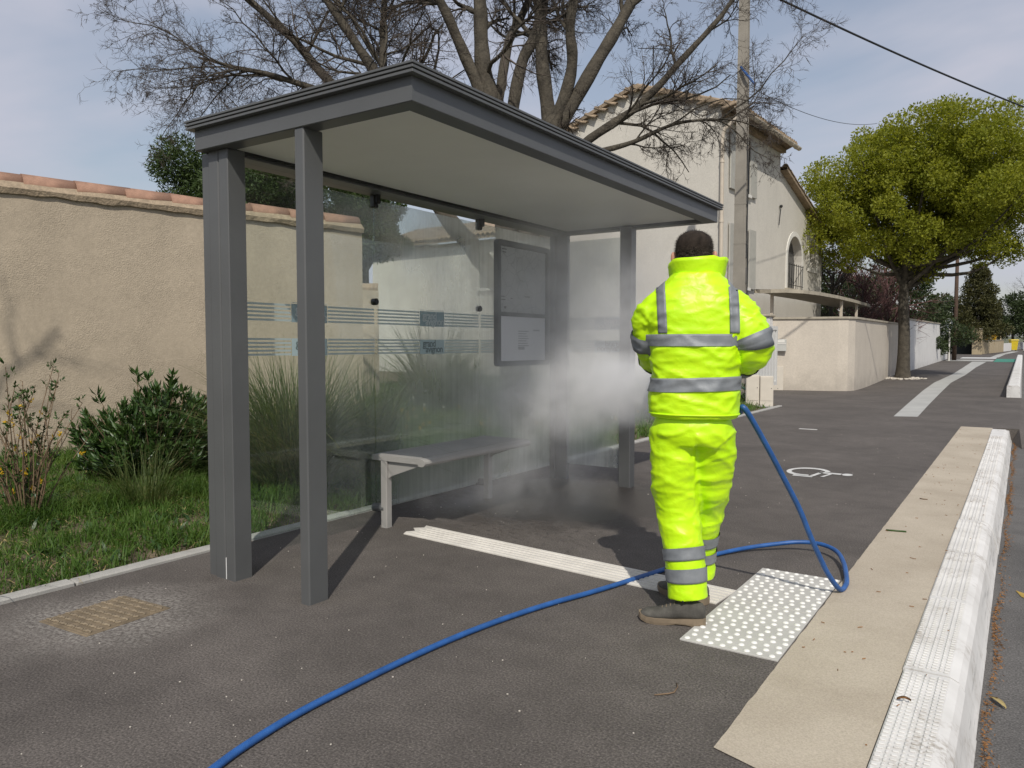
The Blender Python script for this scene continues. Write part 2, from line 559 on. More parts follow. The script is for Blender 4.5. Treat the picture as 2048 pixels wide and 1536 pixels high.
M['hivis'] = hivis()
t = NT('reflective_tape')
v = t.coord('Object')
n1 = t.noise(v, 14.0, 3, 0.6)
M['tape'] = t.done(t.pbsdf(t.ramp(n1, [(0.3, (0.17, 0.185, 0.20)), (0.7, (0.24, 0.255, 0.27))]), 0.55, 0.1, t.bump(t.noise(v, 40, 3, 0.6, 0.6), 0.2, 0.006)))
M['skin'] = simple('skin', (0.50, 0.25, 0.17), 0.5, 0.1, 30)
M['hair'] = simple('hair_dark', (0.030, 0.023, 0.018), 0.85, 0.5, 30, spec=0.15)
M['hairgrey'] = simple('hair_strands', (0.075, 0.06, 0.05), 0.7, 0.6, 60, spec=0.3)
M['redstrap'] = simple('red_strap', (0.55, 0.02, 0.02), 0.5, 0.1)
M['shoe'] = simple('worn_suede', (0.085, 0.08, 0.07), 0.9, 0.35, 18, 0.3, 90, fine=0.2)
M['sole'] = simple('rubber_sole', (0.20, 0.155, 0.105), 0.85, 0.2, 14, 0.2, 60)
M['glove'] = simple('black_glove', (0.02, 0.02, 0.022), 0.6, 0.2)


def white_kerb():
    t = NT('white_kerb')
    v = t.wpos()
    n1 = t.noise(v, 4.0, 4, 0.6)
    col = t.ramp(n1, [(0.3, (0.58, 0.57, 0.55)), (0.7, (0.70, 0.69, 0.67))])
    d1 = t.ramp(t.noise(v, 2.6, 5, 0.7, 0.6), [(0.50, 0.0), (0.68, 1.0)])
    d2 = t.ramp(t.noise(v, 38.0, 4, 0.7), [(0.42, 0.0), (0.60, 1.0)])
    col = t.mix(t.math('MULTIPLY', t.math('MULTIPLY', d1, d2), 0.75), col, (0.24, 0.20, 0.155))
    mp = t.n('ShaderNodeMapping')
    mp.inputs['Scale'].default_value = (1, 1.4, 22)
    t.l(v, mp.inputs['Vector'])
    sc = t.ramp(t.noise(mp.outputs[0], 1.3, 5, 0.65), [(0.56, 0.0), (0.66, 1.0)])
    sp = t.n('ShaderNodeSeparateXYZ')
    t.l(v, sp.inputs[0])
    low = t.ramp(t.math('MULTIPLY', sp.outputs['Z'], -5.0), [(0.15, 0.0), (0.5, 1.0)])
    col = t.mix(t.math('MULTIPLY', t.math('MULTIPLY', sc, low), 0.55), col, (0.2, 0.2, 0.2))
    return t.done(t.pbsdf(col, 0.82, 0, t.bump(t.noise(v, 120.0, 3), 0.25, 0.003), 0.3))


M['whitekerb'] = white_kerb()


def glass_mat():
    t = NT('shelter_glass')
    v = t.wpos()
    sp = t.n('ShaderNodeSeparateXYZ')
    t.l(v, sp.inputs[0])
    tr = t.n('ShaderNodeBsdfTransparent')
    tr.inputs['Color'].default_value = (0.93, 0.965, 0.95, 1)
    gl = t.n('ShaderNodeBsdfGlossy')
    gl.inputs['Roughness'].default_value = 0.03
    gl.inputs['Color'].default_value = (0.9, 0.95, 0.93, 1)
    fr = t.n('ShaderNodeFresnel')
    fr.inputs['IOR'].default_value = 1.45
    m1 = t.n('ShaderNodeMixShader')
    t.l(t.math('MULTIPLY', fr.outputs[0], 0.22), m1.inputs[0])
    t.l(tr.outputs[0], m1.inputs[1])
    t.l(gl.outputs[0], m1.inputs[2])
    # condensation: fog film, streaked, thickest on the second and third pane
    yy = t.ramp(t.math('DIVIDE', sp.outputs['Y'], 10.0), [(0.30, 0.03), (0.38, 0.08), (0.45, 0.44), (0.56, 0.46), (0.63, 0.50)])
    nn = t.noise(v, 1.6, 4, 0.55)
    mp = t.n('ShaderNodeMapping')
    mp.inputs['Scale'].default_value = (26, 26, 1.2)
    t.l(v, mp.inputs['Vector'])
    st = t.noise(mp.outputs[0], 1.0, 3, 0.6)
    f = t.math('MULTIPLY', yy, t.math('MULTIPLY', t.ramp(nn, [(0.32, 0.35), (0.62, 1.25)]), t.ramp(st, [(0.3, 0.75), (0.6, 1.0)])), True)
    rf = t.n('ShaderNodeBsdfRefraction')
    rf.inputs['Roughness'].default_value = 0.34
    rf.inputs['IOR'].default_value = 1.12
    rf.inputs['Color'].default_value = (0.95, 0.97, 0.96, 1)
    tl = t.n('ShaderNodeBsdfTranslucent')
    tl.inputs['Color'].default_value = (0.8, 0.83, 0.82, 1)
    df = t.n('ShaderNodeBsdfDiffuse')
    df.inputs['Color'].default_value = (0.9, 0.92, 0.91, 1)
    ma = t.n('ShaderNodeMixShader')
    ma.inputs[0].default_value = 0.5
    t.l(tl.outputs[0], ma.inputs[1])
    t.l(df.outputs[0], ma.inputs[2])
    m2 = t.n('ShaderNodeMixShader')
    m2.inputs[0].default_value = 0.5
    t.l(rf.outputs[0], m2.inputs[1])
    t.l(ma.outputs[0], m2.inputs[2])
    m3 = t.n('ShaderNodeMixShader')
    t.l(f, m3.inputs[0])
    t.l(m1.outputs[0], m3.inputs[1])
    t.l(m2.outputs[0], m3.inputs[2])
    return t.done(m3.outputs[0])


def frost_mat(name, c, op):
    t = NT(name)
    tr = t.n('ShaderNodeBsdfTransparent')
    df = t.n('ShaderNodeBsdfDiffuse')
    df.inputs['Color'].default_value = (*c, 1)
    tl = t.n('ShaderNodeBsdfTranslucent')
    tl.inputs['Color'].default_value = (*c, 1)
    a = t.n('ShaderNodeMixShader')
    a.inputs[0].default_value = 0.4
    t.l(df.outputs[0], a.inputs[1])
    t.l(tl.outputs[0], a.inputs[2])
    b = t.n('ShaderNodeMixShader')
    b.inputs[0].default_value = op
    t.l(tr.outputs[0], b.inputs[1])
    t.l(a.outputs[0], b.inputs[2])
    return t.done(b.outputs[0])


M['glass'] = glass_mat()
M['stripe'] = frost_mat('frosted_stripe', (0.60, 0.69, 0.70), 0.74)
M['logobox'] = frost_mat('logo_box_blue', (0.36, 0.48, 0.53), 0.72)
M['logopale'] = frost_mat('logo_box_pale', (0.56, 0.68, 0.71), 0.8)
M['letters'] = frost_mat('pale_letters', (0.72, 0.78, 0.78), 0.9)
M['lettersdark'] = frost_mat('clear_letters', (0.16, 0.2, 0.2), 0.7)
M['winglass'] = simple('window_glass', (0.03, 0.032, 0.035), 0.12, 0.1, 3)


def zt(Y):
    return 0.0105 * max(0.0, Y - 24.0)


# ================================================================== SETTING
def sheet(name, xs, ys, zf, mat, kind='structure', parent=None):
    V = [(x, y, zf(x, y)) for y in ys for x in xs]
    n = len(xs)
    F = [(j * n + i, j * n + i + 1, (j + 1) * n + i + 1, (j + 1) * n + i) for j in range(len(ys) - 1) for i in range(n - 1)]
    o = np_mesh(name, V, F, mat, parent, True)
    if kind: o['kind'] = kind
    return o


ys_far = [-8, -4, 0, 4, 8, 12, 16, 20, 24, 28, 34, 40, 50, 60, 75, 90, 110, 140, 200, 300, 600, 1500]
sheet('ground', [-1200, -400, -150, -60, -30, -15, -4, 4, 15, 30, 60, 150, 400, 1200], [-600, -150, -40] + ys_far,
      lambda x, y: zt(y) - 0.42, M['earth'])


def strip_poly(name, pts, z, mat, parent, th=0.0):
    """flat painted patch following the terrain, pts a list of (x,y) pairs left/right alternating"""
    V = [(x, y, zt(y) + z) for x, y in pts]
    F = [(2 * i, 2 * i + 1, 2 * i + 3, 2 * i + 2) for i in range(len(pts) // 2 - 1)]
    return np_mesh(name, V, F, mat, parent)


# pavement: near strip + wide part beyond the planted bed (driveway) as one sheet
pv = MB()
ysn = [-6, -2, 0, 2, 4, 6, 8, 10, 12, 13.6]
for a, b in zip(ysn, ysn[1:]):
    pv.add([(-4.06, a, 0), (-0.30, a, 0), (-0.30, b, 0), (-4.06, b, 0)], [(0, 1, 2, 3)])
pv.add([(-4.06, 13.6, 0), (-0.02, 13.6, 0), (-0.02, 15.62, 0), (-4.06, 15.62, 0)], [(0, 1, 2, 3)])
ysw = [15.62, 18, 21.7, 24, 27, 30, 34, 38, 44, 50, 56, 62, 70, 80, 95, 120, 160]
for a, b in zip(ysw, ysw[1:]):
    pv.add([(-9.5, a, zt(a)), (-0.02, a, zt(a)), (-0.02, b, zt(b)), (-9.5, b, zt(b))], [(0, 1, 2, 3)])
pv.add([(-0.02, 13.6, 0), (-0.02, 21.7, 0), (0.40, 21.7, -0.194), (0.40, 13.6, -0.194)], [(3, 2, 1, 0)])
pv.add([(-0.02, 13.6, 0), (0.40, 13.6, -0.194), (0.02, 12.75, -0.197), (-0.12, 13.585, -0.2)], [(0, 2, 1), (0, 3, 2)])
pv.add([(-0.30, 13.598, -0.002), (-0.02, 13.598, -0.002), (-0.02, 13.598, -0.35), (-0.30, 13.598, -0.35)], [(0, 3, 2, 1)])
pv.add([(-0.02, 13.599, -0.002), (0.39, 13.599, -0.194), (-0.02, 13.599, -0.35)], [(0, 2, 1)])
pavement = pv.build('pavement', M['asphalt'])
pavement['kind'] = 'structure'

sheet('road', [-0.12, 1.5, 3.2, 5, 6.6], ys_far[:-3], lambda x, y: zt(y) - 0.2, M['road'])
sheet('far_pavement', [6.6, 9.0], ys_far[:-3], lambda x, y: zt(y) - 0.06, M['asphalt'])


# lawn bed with slight unevenness
def lawn_z(x, y):
    e = min(1, max(0, (-4.2 - x) / 0.5))
    return -0.012 + e * (0.05 + 0.07 * noise.noise(Vector((x * 0.8, y * 0.8, 0))) + min(0.16, max(0, -4.6 - x) * 0.05))


xs = [-4.16 - 0.18 * i for i in range(14)] + [-7, -8, -9.5, -12, -16, -22]
ys = [-4 + 0.35 * i for i in range(56)] + [16.4, 18, 20.6, 24, 30]
lawn_cells = MB()
LX, LY = xs, ys
for j in range(len(ys) - 1):
    for i in range(len(xs) - 1):
        if ys[j] > 15.4 and xs[i] > -7.2: continue
        q = [(xs[i + 1], ys[j]), (xs[i], ys[j]), (xs[i], ys[j + 1]), (xs[i + 1], ys[j + 1])]
        lawn_cells.add([(x, y, lawn_z(x, y)) for x, y in q], [(0, 1, 2, 3)])
lawn = lawn_cells.build('lawn_soil', M['soil'])
lawn['kind'] = 'structure'

# concrete edging between pavement and planted bed, one block per metre
edging = empty('bed_edging', (0, 0, 0))
edging['kind'] = 'structure'
eb = MB().box((-0.045, 0.003, -0.2), (0.045, 0.997, 0.022), 0.008).mesh('edging_block')
eb.materials.append(M['edging'])
for i in range(21):
    o = link('edging_block', eb, None, edging, (-4.105 + random.uniform(-.004, .004), -5 + i, random.uniform(-.004, .003)))
e2 = MB().box((-0.045, 0.003, -0.2), (0.045, 0.997, 0.022), 0.008).mesh('edging_block')
e2.materials.append(M['edging'])
for i in range(3):
    link('edging_block', e2, None, edging, (-4.15 - i, 15.62, 0), rad(90))

# ---- kerb: beige band, then white kassel kerb stones with a stud pattern
bpts = [(-0.765, 2.27), (-0.352, 2.14)]
for i in range(240):
    yb = 2.3 + i * 11.24 / 239
    bpts += [(-0.765 + .0035 * noise.noise(Vector((yb * 9, 0, 0))) + .0025 * noise.noise(Vector((yb * 31, 0, 5))), yb + .02 * (i == 0)), (-0.352, yb)]
beige = strip_poly('beige_band', bpts, 0.004, M['beige'], pavement)
kerb = empty('kerb', (0, 0, 0))
kerb['kind'] = 'structure'
prof = [(-0.35, -0.3), (-0.35, 0.012), (-0.345, 0.016), (-0.195, 0.016), (-0.165, 0.002), (-0.145, -0.028), (-0.118, -0.16), (-0.105, -0.2), (-0.10, -0.3)]


def kerb_stone_mesh(L0):
    m = MB()
    m.rings([[(x, 0.004, z) for x, z in prof], [(x, L0 - 0.004, z) for x, z in prof]])
    me = m.mesh('kerb_stone')
    me.materials.append(M['whitekerb'])
    return me


km = kerb_stone_mesh(1.0)
sm_ = MB()
k = 0
y = 0.03
while y < 0.975:
    for c in range(7):
        x = -0.335 + c * 0.0215
        dy = 0.014 if c % 2 else 0.0
        if y + dy > 0.98: continue
        if c % 2:
            sm_.box((x - 0.0045, y + dy - 0.009, 0.0155), (x + 0.0045, y + dy + 0.009, 0.0215), 0.002)
        else:
            sm_.box((x - 0.009, y + dy - 0.0045, 0.0155), (x + 0.009, y + dy + 0.0045, 0.0215), 0.002)
    y += 0.028
stud_me = sm_.mesh('stud_pattern')
stud_me.materials.append(M['whitekerb'])
kerb_ys = [-1.78 + i for i in range(15)]
for i, y0 in enumerate(kerb_ys):
    o = link('kerb_stone', km, None, kerb, (random.uniform(-.003, .003), y0, random.uniform(-.002, .002)))
    if 0 < i < 14:
        p = link('stud_pattern', stud_me, None, o)
        p['kind'] = 'stuff'
me = MB()
me.rings([[(x, 0, z) for x, z in prof], [(x, 0.36, z if z < -0.15 else z - 0.03 if z > -0.02 else z) for x, z in prof]])
me.build('kerb_stone', M['whitekerb'], kerb, (0, 13.22, 0))
# raised white kerb beyond the driveway
fk = empty('raised_kerb', (0, 0, 0))
fk['kind'] = 'structure'
fprof = [(-0.31, -0.2), (-0.31, 0.26), (-0.28, 0.285), (-0.09, 0.285), (-0.05, 0.25), (-0.01, -0.2)]
y = 21.7
i = 0
while y < 56:
    m = MB()
    y1 = y + 1.99
    m.rings([[(x, y, z + (zt(y) if z > 0 else 0)) for x, z in fprof], [(x, y1, z + (zt(y1) if z > 0 else 0)) for x, z in fprof]])
    m.build('kerb_stone', M['whitekerb'], fk)
    y += 2.0

# ---- tactile slabs with domes, each dome a piece
dome = MB()
rg = []
for r, z in ((0.0135, 0.0), (0.0118, 0.0035), (0.0075, 0.0056), (0.003, 0.0062)):
    rg.append([(r * math.cos(2 * math.pi * k / 10), r * math.sin(2 * math.pi * k / 10), z) for k in range(10)])
dome.rings(rg, False, True)
dome_me = dome.mesh('dome_stud')
dome_me.materials.append(M['stud'])
dome_me.polygons.foreach_set('use_smooth', np.ones(len(dome_me.polygons), bool))
for k in range(2):
    sl_ = MB().box((-1.18, 3.045 + k * 0.622, -0.05), (-0.772, 3.045 + k * 0.622 + 0.617, 0.007), 0.002).build('tactile_slab', M['tactile'], pavement)
    for r in range(12):
        for c in range(8):
            x = -1.155 + c * 0.0505 + (0.0125 if r % 2 else -0.0)
            yy = 3.07 + k * 0.622 + r * 0.0515
            link('dome_stud', dome_me, None, sl_, (x, yy, 0.007))

# ---- ribbed white guide strip
gs = MB()
A0, A1 = Vector((-3.42, 3.765, 0)), Vector((-1.20, 3.565, 0))
d = (A1 - A0).normalized()
nrm = Vector((-d.y, d.x, 0))
base_pts = []
ragged = [0, .03, -.02, .05, .015, .045]
bm_ = MB()
pl = [A0 + nrm * 0.255 + d * 0.03] + [A0 + nrm * (0.255 * (1 - i / 5)) + d * ragged[i] for i in range(6)] + [A1, A1 + nrm * 0.255]
bm_.prism([(p.x, p.y) for p in pl][::-1], 0.0, 0.005)
guide = bm_.build('guide_strip', M['guide'], pavement)
for i in range(6):
    o0 = A0 + nrm * (0.012 + i * 0.041) + d * (0.055 + 0.02 * (i % 3))
    o1 = A1 + nrm * (0.012 + i * 0.041) - d * 0.006
    ln = (o1 - o0).length
    r = MB()
    prof2 = [(0.0, 0.0045), (0.003, 0.0095), (0.023, 0.0095), (0.027, 0.0045)]
    ringsr = []
    nseg = 14
    for s_ in range(nseg + 1):
        p = o0 + (o1 - o0) * (s_ / nseg)
        wv = 0.0015 * noise.noise(Vector((s_ * 1.3, i * 7.1, 0)))
        ringsr.append([tuple(p + nrm * (a + wv)) [:2] + (z,) for a, z in prof2])
    r.rings(ringsr)
    r.build('rib', M['guide'], guide)

# ---- painted marks
SY = [(0.0, 0.55)]


def paint_poly(name, polys, z, mat, parent):
    m = MB()
    for poly in polys:
        m.add([(x, y, z + zt(y)) for x, y in poly], [tuple(range(len(poly)))])
    return m.build(name, mat, parent)


# wheelchair symbol, lying with its head to the right (+X), seen from the camera side
wc = []
ox, oy = -1.93, 7.55
import math as _m


def W(u, v):           # u along the length of the symbol, v across
    return (ox + u, oy + v * 1.0)


arc = []
for a in range(20, 300, 14):
    arc.append((0.20 + 0.20 * _m.cos(rad(a)), 0.30 + 0.27 * _m.sin(rad(a))))
arc_in = [(0.20 + 0.155 * _m.cos(rad(a)), 0.30 + 0.19 * _m.sin(rad(a))) for a in range(20, 300, 14)]
for i in range(len(arc) - 1):
    wc.append([W(*arc[i]), W(*arc[i + 1]), W(*arc_in[i + 1]), W(*arc_in[i])])
wc += [[W(.12, -.02), W(.30, -.02), W(.30, .06), W(.12, .06)], [W(.26, .04), W(.30, .04), W(.34, .33), W(.30, .33)],
       [W(.30, .27), W(.50, .27), W(.50, .35), W(.30, .35)], [W(.36, .06), W(.39, .06), W(.43, .28), W(.40, .28)]]
head = [W(.555 + .048 * _m.cos(rad(a)), .31 + .07 * _m.sin(rad(a))) for a in range(0, 360, 24)]
wc.append(head)
paint_poly('wheelchair_symbol', wc, 0.004, M['paint'], pavement)
# long wavy pale strip beyond the driveway
strip_poly('pale_strip', [(-1.86, 14.8), (-1.50, 14.95), (-2.02, 18.2), (-1.62, 18.2), (-2.26, 23.6), (-1.80, 23.6), (-2.36, 28), (-1.9, 28), (-2.28, 34), (-1.82, 34), (-2.35, 42), (-1.85, 42), (-2.45, 51.3), (-1.75, 51.3)], 0.004, M['palegrey'], pavement)
strip_poly('green_band', [(-1.42, 51.2), (-0.33, 51.2), (-1.42, 58), (-0.33, 58)], 0.006, M['green'], pavement)
strip_poly('pale_band', [(-3.9, 52.6), (-1.48, 52.2), (-3.9, 55.5), (-1.48, 55.5)], 0.005, M['palegrey'], pavement)
strip_poly('pale_band', [(-3.5, 58.5), (-1.48, 58.5), (-3.5, 61.5), (-1.48, 61.5)], 0.005, M['paint'], pavement)
strip_poly('pale_strip', [(-1.9, 62), (-1.4, 62), (-1.7, 72), (-1.2, 72), (-0.9, 85), (-0.35, 85)], 0.005, M['palegrey'], pavement)
# faint worn mark and yellow zigzag on the road
road_marks = MB()
for y0, y1, x0, x1 in ((4.75, 5.35, 0.0, 0.42), (9.2, 9.8, 0.15, 0.9), (13.5, 14.2, 0.0, .5)):
    road_marks.add([(x0, y1, -0.196), (x0 + .03, y1 - .12, -0.196), (x1, y0, -0.196), (x1 + .1, y0 + .14, -0.196)], [(0, 1, 2, 3)])
rm = road_marks.build('yellow_zigzag', M['yellow'])
rm['kind'] = 'structure'
# pale line at the foot of the driveway
MB().box((-2.75, 11.82, 0), (-2.50, 11.86, 0.006)).build('joint_mark', M['paint'], pavement)

# ================================================================== GARDEN WALL
GW0, GW1 = Vector((-8.66, -0.3, 0)), Vector((-6.86, 6.92, 0))
gd = (GW1 - GW0).normalized()
gl_ = (GW1 - GW0).length
gang = math.atan2(gd.y, gd.x)
gwall = empty('garden_wall', GW0, gang)
tag(gwall, 'tall beige roughcast garden wall capped with terracotta tiles, behind the planted bed', 'wall')
GH = 2.66
m = MB()
nx = 60
# wavy mortar top edge sits over the render
m.box((0, 0, -0.4), (gl_, 0.26, GH))
m.build('wall_face', M['wall'], gwall)
cp = MB()
top = [(-0.03, GH - 0.025), (-0.045, GH + 0.025), (0.02, GH + 0.09), (0.13, GH + 0.13), (0.24, GH + 0.09), (0.305, GH + 0.025), (0.29, GH - 0.025)]
rings_ = []
for i in range(90):
    x = gl_ * i / 89
    rings_.append([(x + (0.004 if i == 89 else 0), yy + 0.012 * noise.noise(Vector((x * 3, j, 0))), zz + (0.022 if j in (0, 6) else 0.006) * noise.noise(Vector((x * 4.5, j * 3 + 9, 2)))) for j, (yy, zz) in enumerate(top)])
cp.rings(rings_)
cp.build('mortar_bed', M['mortar'], gwall)


def tile_mesh(L0, r0, r1, th=0.016, n=10, a0=-10, a1=190):
    m = MB()
    ring = []
    for (x, r) in ((0, r0), (L0, r1)):
        oo = [(x, r * math.cos(rad(a0 + (a1 - a0) * k / n)), r * math.sin(rad(a0 + (a1 - a0) * k / n))) for k in range(n + 1)]
        ii = [(x, (r - th) * math.cos(rad(a0 + (a1 - a0) * k / n)), (r - th) * math.sin(rad(a0 + (a1 - a0) * k / n))) for k in range(n, -1, -1)]
        ring.append(oo + ii)
    m.rings(ring)
    return m.mesh('roof_tile')


tm = tile_mesh(0.50, 0.132, 0.104, 0.016)
tm.materials.append(M['tile'])
tm.polygons.foreach_set('use_smooth', np.ones(len(tm.polygons), bool))
x = -0.1
while x < gl_ - 0.3:
    o = link('roof_tile', tm, None, gwall, (x, 0.13 + random.uniform(-.008, .008), GH + 0.055 + random.uniform(-.006, .008)))
    o.rotation_euler = (random.uniform(-.04, .04), rad(-2.2) + random.uniform(-.012, .012), random.uniform(-.02, .02))
    x += 0.44

# second, farther garden wall
gw2 = empty('garden_wall', (-10.9, 10.36, 0), math.atan2(1.9, 1.96))
tag(gw2, 'shorter distant beige wall with small tile coping, seen past the end of the tall wall', 'wall')
MB().box((-3, 0, -0.4), (0.75, 0.25, 2.3)).build('wall_face', M['wall'], gw2)
tm2 = tile_mesh(0.46, 0.11, 0.13, 0.016, 8)
tm2.materials.append(M['oldtile'])
for i in range(9):
    link('roof_tile', tm2, None, gw2, (-3.0 + i * 0.41, 0.125, 2.33)).rotation_euler = (0, rad(1.5), 0)

# ================================================================== HOUSE
HZ = rad(-3.15)
house = empty('house', (-6.97, 20.63, 0), HZ)
tag(house, 'two storey cream rendered house with gable and lower lean-to wing, behind the bare tree', 'house')
# local: gable face at y=0 from x=-5.2..0; street side face x=0, y 0..10
EH, RH = 7.72, 8.66


def wall_with_holes(m, u0, u1, top, holes, xface, depth):
    pass


gm = MB()
gm.add([(0, 0, -0.4), (-5.2, 0, -0.4), (-5.2, 0, EH), (-2.6, 0, RH), (0, 0, EH)], [(0, 4, 3, 2, 1)])
gm.add([(-5.2, 0, -.4), (-5.2, 5.0, -.4), (-5.2, 5.0, EH), (-5.2, 0, EH)], [(0, 3, 2, 1)])
gm.add([(0, 5.0, 5), (-5.2, 5.0, 5), (-5.2, 5.0, EH), (-2.6, 5.0, RH), (0, 5.0, EH)], [(0, 1, 2, 3, 4)])


def lean(y): return 6.85 + (y - 5.0) / 5.0 * (5.35 - 6.85)


# street side with a hole for arched window (y 5.75..7.5, z 3.15..) and square window
ay0, ay1, az0, azs = 5.85, 7.45, 3.15, 4.15
arch = [((ay0 + ay1) / 2 + (ay1 - ay0) / 2 * math.cos(rad(a)), azs + (ay1 - ay0) / 2 * math.sin(rad(a))) for a in range(0, 181, 15)]
sy0, sy1, sz0, sz1 = 8.35, 9.25, 4.05, 4.95
side = []
gm.add([(0, 0, -.4), (0, 5, -.4), (0, 5, EH), (0, 0, EH)], [(0, 1, 2, 3)])
P = lambda y, z: (0, y, z)
gm.add([P(5, -.4), P(10, -.4), P(10, az0), P(5, az0)], [(0, 1, 2, 3)])
gm.add([P(5, az0), P(ay0, az0), P(ay0, azs), P(5, azs)], [(0, 1, 2, 3)])
am = (ay0 + ay1) / 2
left_top = [P(5, azs), P(ay0, azs)] + [P(y, z) for y, z in arch[::-1][1:7]] + [P(am, lean(am)), P(5, lean(5))]
gm.add(left_top, [tuple(range(len(left_top)))])
r0 = 7.9
right_top = [P(am, lean(am))] + [P(y, z) for y, z in arch[::-1][6:13]] + [P(r0, azs), P(r0, lean(r0))]
gm.add(right_top, [tuple(range(len(right_top)))])
gm.add([P(ay1, az0), P(r0, az0), P(r0, azs), P(ay1, azs)], [(0, 1, 2, 3)])
gm.add([P(r0, az0), P(10, az0), P(10, sz0), P(r0, sz0)], [(0, 1, 2, 3)])
gm.add([P(r0, sz0), P(sy0, sz0), P(sy0, sz1), P(r0, sz1)], [(0, 1, 2, 3)])
gm.add([P(sy1, sz0), P(10, sz0), P(10, sz1), P(sy1, sz1)], [(0, 1, 2, 3)])
gm.add([P(r0, sz1), P(10, sz1), P(10, lean(10)), P(r0, lean(r0))], [(0, 1, 2, 3)])
# reveals
ring_o = [P(ay0, az0), P(ay1, az0)] + [P(y, z) for y, z in arch]
gm.rings([[p for p in ring_o], [(-.28, p[1], p[2]) for p in ring_o]], False, False)
ring_o = [P(sy0, sz0), P(sy1, sz0), P(sy1, sz1), P(sy0, sz1)]
gm.rings([[p for p in ring_o], [(-.3, p[1], p[2]) for p in ring_o]], False, False)
gm.add([(0, 10, -.4), (-5.2, 10, -.4), (-5.2, 10, 5.35), (0, 10, 5.35)], [(0, 1, 2, 3)])
gm.add([(-5.2, 5, -.4), (-5.2, 10, -.4), (-5.2, 10, 5.35), (-5.2, 5, 6.85)], [(0, 3, 2, 1)])
gm.build('wall', M['house'], house)
# upper roof: two slopes with eave overhang .45
ov, slope = 0.45, (RH - EH) / 2.6
rf = MB()
for sgn in (1, -1):
    xr, xe = -2.6, (ov if sgn > 0 else -5.2 - ov)
    ze = EH - slope * ov
    a = [(xr, -.14, RH), (xe, -.14, ze), (xe, 5.14, ze), (xr, 5.14, RH)]
    b = [(x, y, z + 0.11) for x, y, z in a]
    rf.add(a + b, [(0, 1, 2, 3), (7, 6, 5, 4), (0, 4, 5, 1), (1, 5, 6, 2), (2, 6, 7, 3)])
roof = rf.build('roof', M['oldtile'], house)
tm3 = tile_mesh(0.42, 0.085, 0.10, 0.014, 6)
tm3.materials.append(M['oldtile'])
tm3.polygons.foreach_set('use_smooth', np.ones(len(tm3.polygons), bool))
tilt = math.atan(slope)
# eave course (street side): each tile end shows
for i in range(26):
    y = -0.1 + i * 0.205
    o = link('roof_tile', tm3, None, roof, (ov + 0.05, y, EH - slope * ov + 0.12 + random.uniform(-.012, .012)))
    o.rotation_euler = (0, tilt + random.uniform(-.03, .03), math.pi + random.uniform(-.04, .04))
# verge tiles along the gable edge
for sgn in (1, -1):
    for i in range(9):
        f = i / 9
        xx = -2.6 + sgn * (2.6 + ov) * (f + 0.1)
        zz = RH - slope * (2.6 + ov) * (f + 0.1) + 0.13
        o = link('roof_tile', tm3, None, roof, (xx, -0.06, zz + random.uniform(-.01, .01)))
        o.rotation_euler = (0, tilt * 1.1, math.pi if sgn > 0 else 0)
# rest of the tile columns as one part
cm = MB()
for sgn in (1, -1):
    xr, xe = -2.6, (ov if sgn > 0 else -5.2 - ov)
    for i in range(25):
        y = 0.105 + i * 0.205
        pr_ = []
        for xx, zz in ((xr, RH + 0.1), (xe * .95 + xr * .05, RH - slope * (2.6 + ov) * .95 + 0.1)):
            pr_.append([(xx, y + 0.09 * math.cos(rad(a)), zz + 0.09 * math.sin(rad(a))) for a in range(0, 181, 36)])
        cm.rings(pr_, False, False, closed=False)
tc_ = cm.build('tile_columns', M['oldtile'], roof)
tc_['kind'] = 'stuff'
# corbel band under eave + soffit
MB().box((0.003, 0.0, EH - 0.30), (0.16, 5.05, EH - 0.17)).build('cornice', M['oldtile'], house)
# gutter
gt = MB()
gp = []
for y in (-0.2, 5.25):
    gp.append([(ov + 0.06 + 0.085 * math.cos(rad(a)), y, EH - 0.16 + 0.085 * math.sin(rad(a))) for a in range(180, 361, 20)] + [(ov + 0.06 + 0.07 * math.cos(rad(a)), y, EH - 0.16 + 0.07 * math.sin(rad(a))) for a in range(360, 179, -20)])
gt.rings(gp)
gut = gt.build('gutter', M['pvc'], house)
for i in range(11):
    y = -0.05 + i * 0.5
    b = MB()
    b.tube([(ov + 0.06 + 0.09 * math.cos(rad(a)), y, EH - 0.16 + 0.09 * math.sin(rad(a))) for a in range(180, 361, 30)], 0.009, 5)
    b.build('gutter_bracket', M['pvc'], gut)
dp = MB()
dp.tube([(ov + .06, -0.06, EH - .24), (ov + .02, -0.06, EH - .42), (0.12, -0.06, EH - .66), (0.06, -0.06, EH - .85), (0.06, -0.06, 4), (0.06, -0.06, 0)], 0.055, 10)
dpo = dp.build('downpipe', M['pvc'], house, smooth=True)
for z in (6.2, 4.6, 3.4, 2.2):
    MB().tube([(0.06, -0.06, z - .03), (0.06, -0.06, z + .03)], 0.066, 10).build('pipe_clip', M['pvc'], dpo)
